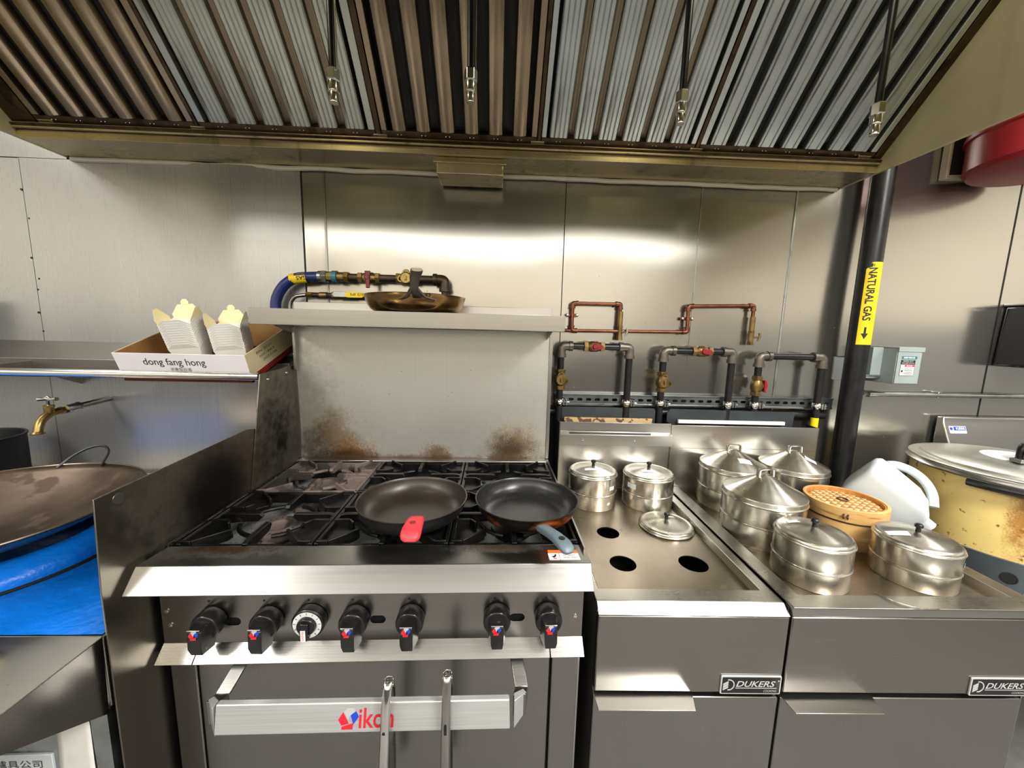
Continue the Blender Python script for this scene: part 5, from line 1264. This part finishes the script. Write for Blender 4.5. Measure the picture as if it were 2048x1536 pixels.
# work table with splashback at the right
wt = thing('work_table', 'stainless work table with rolled splashback, under the rice cooker', 'table', (2.2, 1.1, 0))
MB().box(1.270, 3.2, .80, 1.50, .580, .6155).build('table_top', 'steel_top', wt, bevel=.004)
spb = MB().prism([(1.505, .60), (1.505, 1.092), (1.480, 1.092), (1.477, 1.068), (1.444, .985), (1.440, .60)], lambda p, k: (1.868 if k == 0 else 3.2, p[0], p[1])).build('splashback', 'steel', wt, bevel=.004)
for x, y in ((1.30, .83), (1.30, 1.46), (3.1, .83)): MB().lathe([(.02, 0), (.02, .585)], (x, y, 0), 16).build('table_leg', 'zinc', wt)
t0 = frame((1.878, 1.4635, 1.0605), (1, 0, 0), (0, -.434, -.90))
ud = (Vector((0, 1.477, 1.068))-Vector((0, 1.444, .985))).normalized()
decal('maker_sticker', 'label_white', wt, [(0, 0), (.074, 0), (.074, .030), (0, .030)], (1.884, 1.4608, 1.028), (1, 0, 0), ud, .0008)
decal('maker_sticker', 'blue_print', wt, [(.020, .012), (.071, .012), (.071, .028), (.020, .028)], (1.884, 1.4606, 1.0282), (1, 0, 0), ud, .0012)
text('KEEE', 'lettering', 'label_white', wt, Vector((1.912, 1.4600, 1.0286))+ud*.0150, (1, 0, 0), ud, width=.038, height=.010, depth=.0016, bold=.03)
decal('maker_mark', 'blue_print', wt, circ(.009, .019, .0065, 14), (1.884, 1.4606, 1.0282), (1, 0, 0), ud, .0012)

# rice cooker
kc = (1.668, 1.094); kr = .25
rk = thing('rice_cooker', 'large stained cream rice cooker with steel lid on the right table', 'rice cooker', (kc[0], kc[1], .66))
def lk(pr, name, m, par=rk, **k): return MB().lathe(pr, (kc[0], kc[1], 0), 96, close=False).build(name, m, par, smooth=40, **k)
band = lk([(kr-.012, .661), (kr-.008, .665), (kr-.008, .778), (kr-.006, .784), (kr-.014, .788)], 'base_band', 'cooker_band')
lk([(kr-.018, .784), (kr-.0095, .786), (kr-.0090, .800), (kr-.0090, .985), (kr-.012, .995), (kr-.02, .998)], 'body', 'cream_body')
lk([(kr-.014, .990), (kr-.012, .992), (kr-.012, 1.006), (kr-.02, 1.008)], 'dark_seal', 'smoke')
lk([(kr-.010, 1.003), (kr+.004, 1.000), (kr+.005, 1.003), (kr-.002, 1.010), (kr-.004, 1.018)], 'lower_flange', 'steel')
ld = lk([(kr-.010, 1.014), (kr-.001, 1.016), (kr, 1.019), (kr-.003, 1.0205), (kr-.026, 1.0215), (kr-.030, 1.026), (kr-.034, 1.0285), (kr*.6, 1.038), (kr*.3, 1.043), (0, 1.045)], 'lid', 'lid_steel')
lk([(.088, 1.0425), (.086, 1.0440), (.06, 1.0450), (0, 1.0470)], 'lid_boss', 'white_paint', ld)
hl_ = MB().tube(fillet([(kc[0]-.060, kc[1]-.035, 1.050), (kc[0]-.060, kc[1]-.035, 1.094), (kc[0]+.085, kc[1]-.020, 1.094), (kc[0]+.085, kc[1]-.020, 1.050)], .016), .0115, 12).build('lid_handle', 'black_plastic', ld)
MB().prism(slot(0, 0, .046, .024), lambda p, k: (kc[0]-.060+p[1], kc[1]-.0475-.004*k, 1.070+p[0])).build('handle_plate', 'zinc', ld, bevel=.001)
MB().box(kc[0]-.090, kc[0]-.052, kc[1]-.058, kc[1]-.030, 1.0455, 1.056).build('handle_bracket', 'zinc', ld, bevel=.001)
# side handle: black bar with bright end caps
def rim_pt(a, r, z): return Vector((kc[0]+r*math.cos(R(a)), kc[1]+r*math.sin(R(a)), z))
MB().tube([rim_pt(-166+4*i, kr+.014, .9915) for i in range(12)], .0125, 10).build('side_handle', 'black_plastic', rk)
MB().tube([rim_pt(-122+2.6*i, kr+.014, .9915) for i in range(6)], .0135, 10).build('handle_cap', 'zinc', rk)
# rating plate on the base band
mb = MB(); mb.grid(lambda u, v: rim_pt(-135+50*u, kr-.0070, .672+.098*v), 18, 1); rp = mb.build('rating_plate', 'zinc', band)
mb = MB()
for i in range(11):
    z = .680+.0078*i; L_ = random.uniform(36, 46)
    vs = []; 
    for q in range(24):
        if random.random() < .22: continue
        a0 = -132+L_*q/24; a1 = a0+L_/24*.8
        mb.add([rim_pt(a0, kr-.0066, z), rim_pt(a1, kr-.0066, z), rim_pt(a1, kr-.0066, z+.0030), rim_pt(a0, kr-.0066, z+.0030)], [(0, 1, 2, 3)])
mb.build('fine_print', 'black_print', rp)['kind'] = 'stuff'
o_ = rim_pt(-142, kr-.008, .735); MB().lathe([(.017, .0012), (.0145, .0022), (.0138, .0002), (0, .0002)], o_, 20, Matrix.Rotation(R(-142), 3, 'Z') @ AX['x']).build('vent_hole', 'gap', band)

rk.scale = (1.06, 1.06, 1.06); rk.location = (1.768, 1.160, .6158)

# red tub on a dark bracket, high on the right wall
wbk = thing('wall_bracket', 'dark board bracket with plaster-white edges under the red tub', 'bracket', (1.86, W, 2.03))
MB().box(1.722, 2.30, 1.494, W-.004, 2.040, 2.36).build('bracket_board', 'board_dark', wbk)
MB().box(1.7100, 1.7225, 1.488, W-.004, 2.026, 2.36).build('white_edge', 'plaster', wbk, bevel=.003)
MB().prism([(1.710, 2.026), (1.84, 2.033), (1.90, 2.050), (1.90, 2.058), (1.82, 2.046), (1.720, 2.040)], lambda p, k: (p[0], 1.487 if k == 0 else W-.004, p[1])).build('white_edge', 'plaster', wbk, bevel=.002)
tub = thing('red_tub', 'round red plastic tub high on the right wall bracket', 'tub', (1.862, 1.298, 1.99))
prt = [(0, 1.998), (.182, 1.998), (.194, 2.003), (.197, 2.010), (.205, 2.018), (.2055, 2.118), (.213, 2.123), (.213, 2.136), (.209, 2.140), (.209, 2.30), (.20, 2.30), (.196, 2.05), (0, 2.03)]
MB().lathe(prt, (1.862, 1.298, 0), 64, close=False).build('tub_body', 'red_plastic', tub, smooth=30)
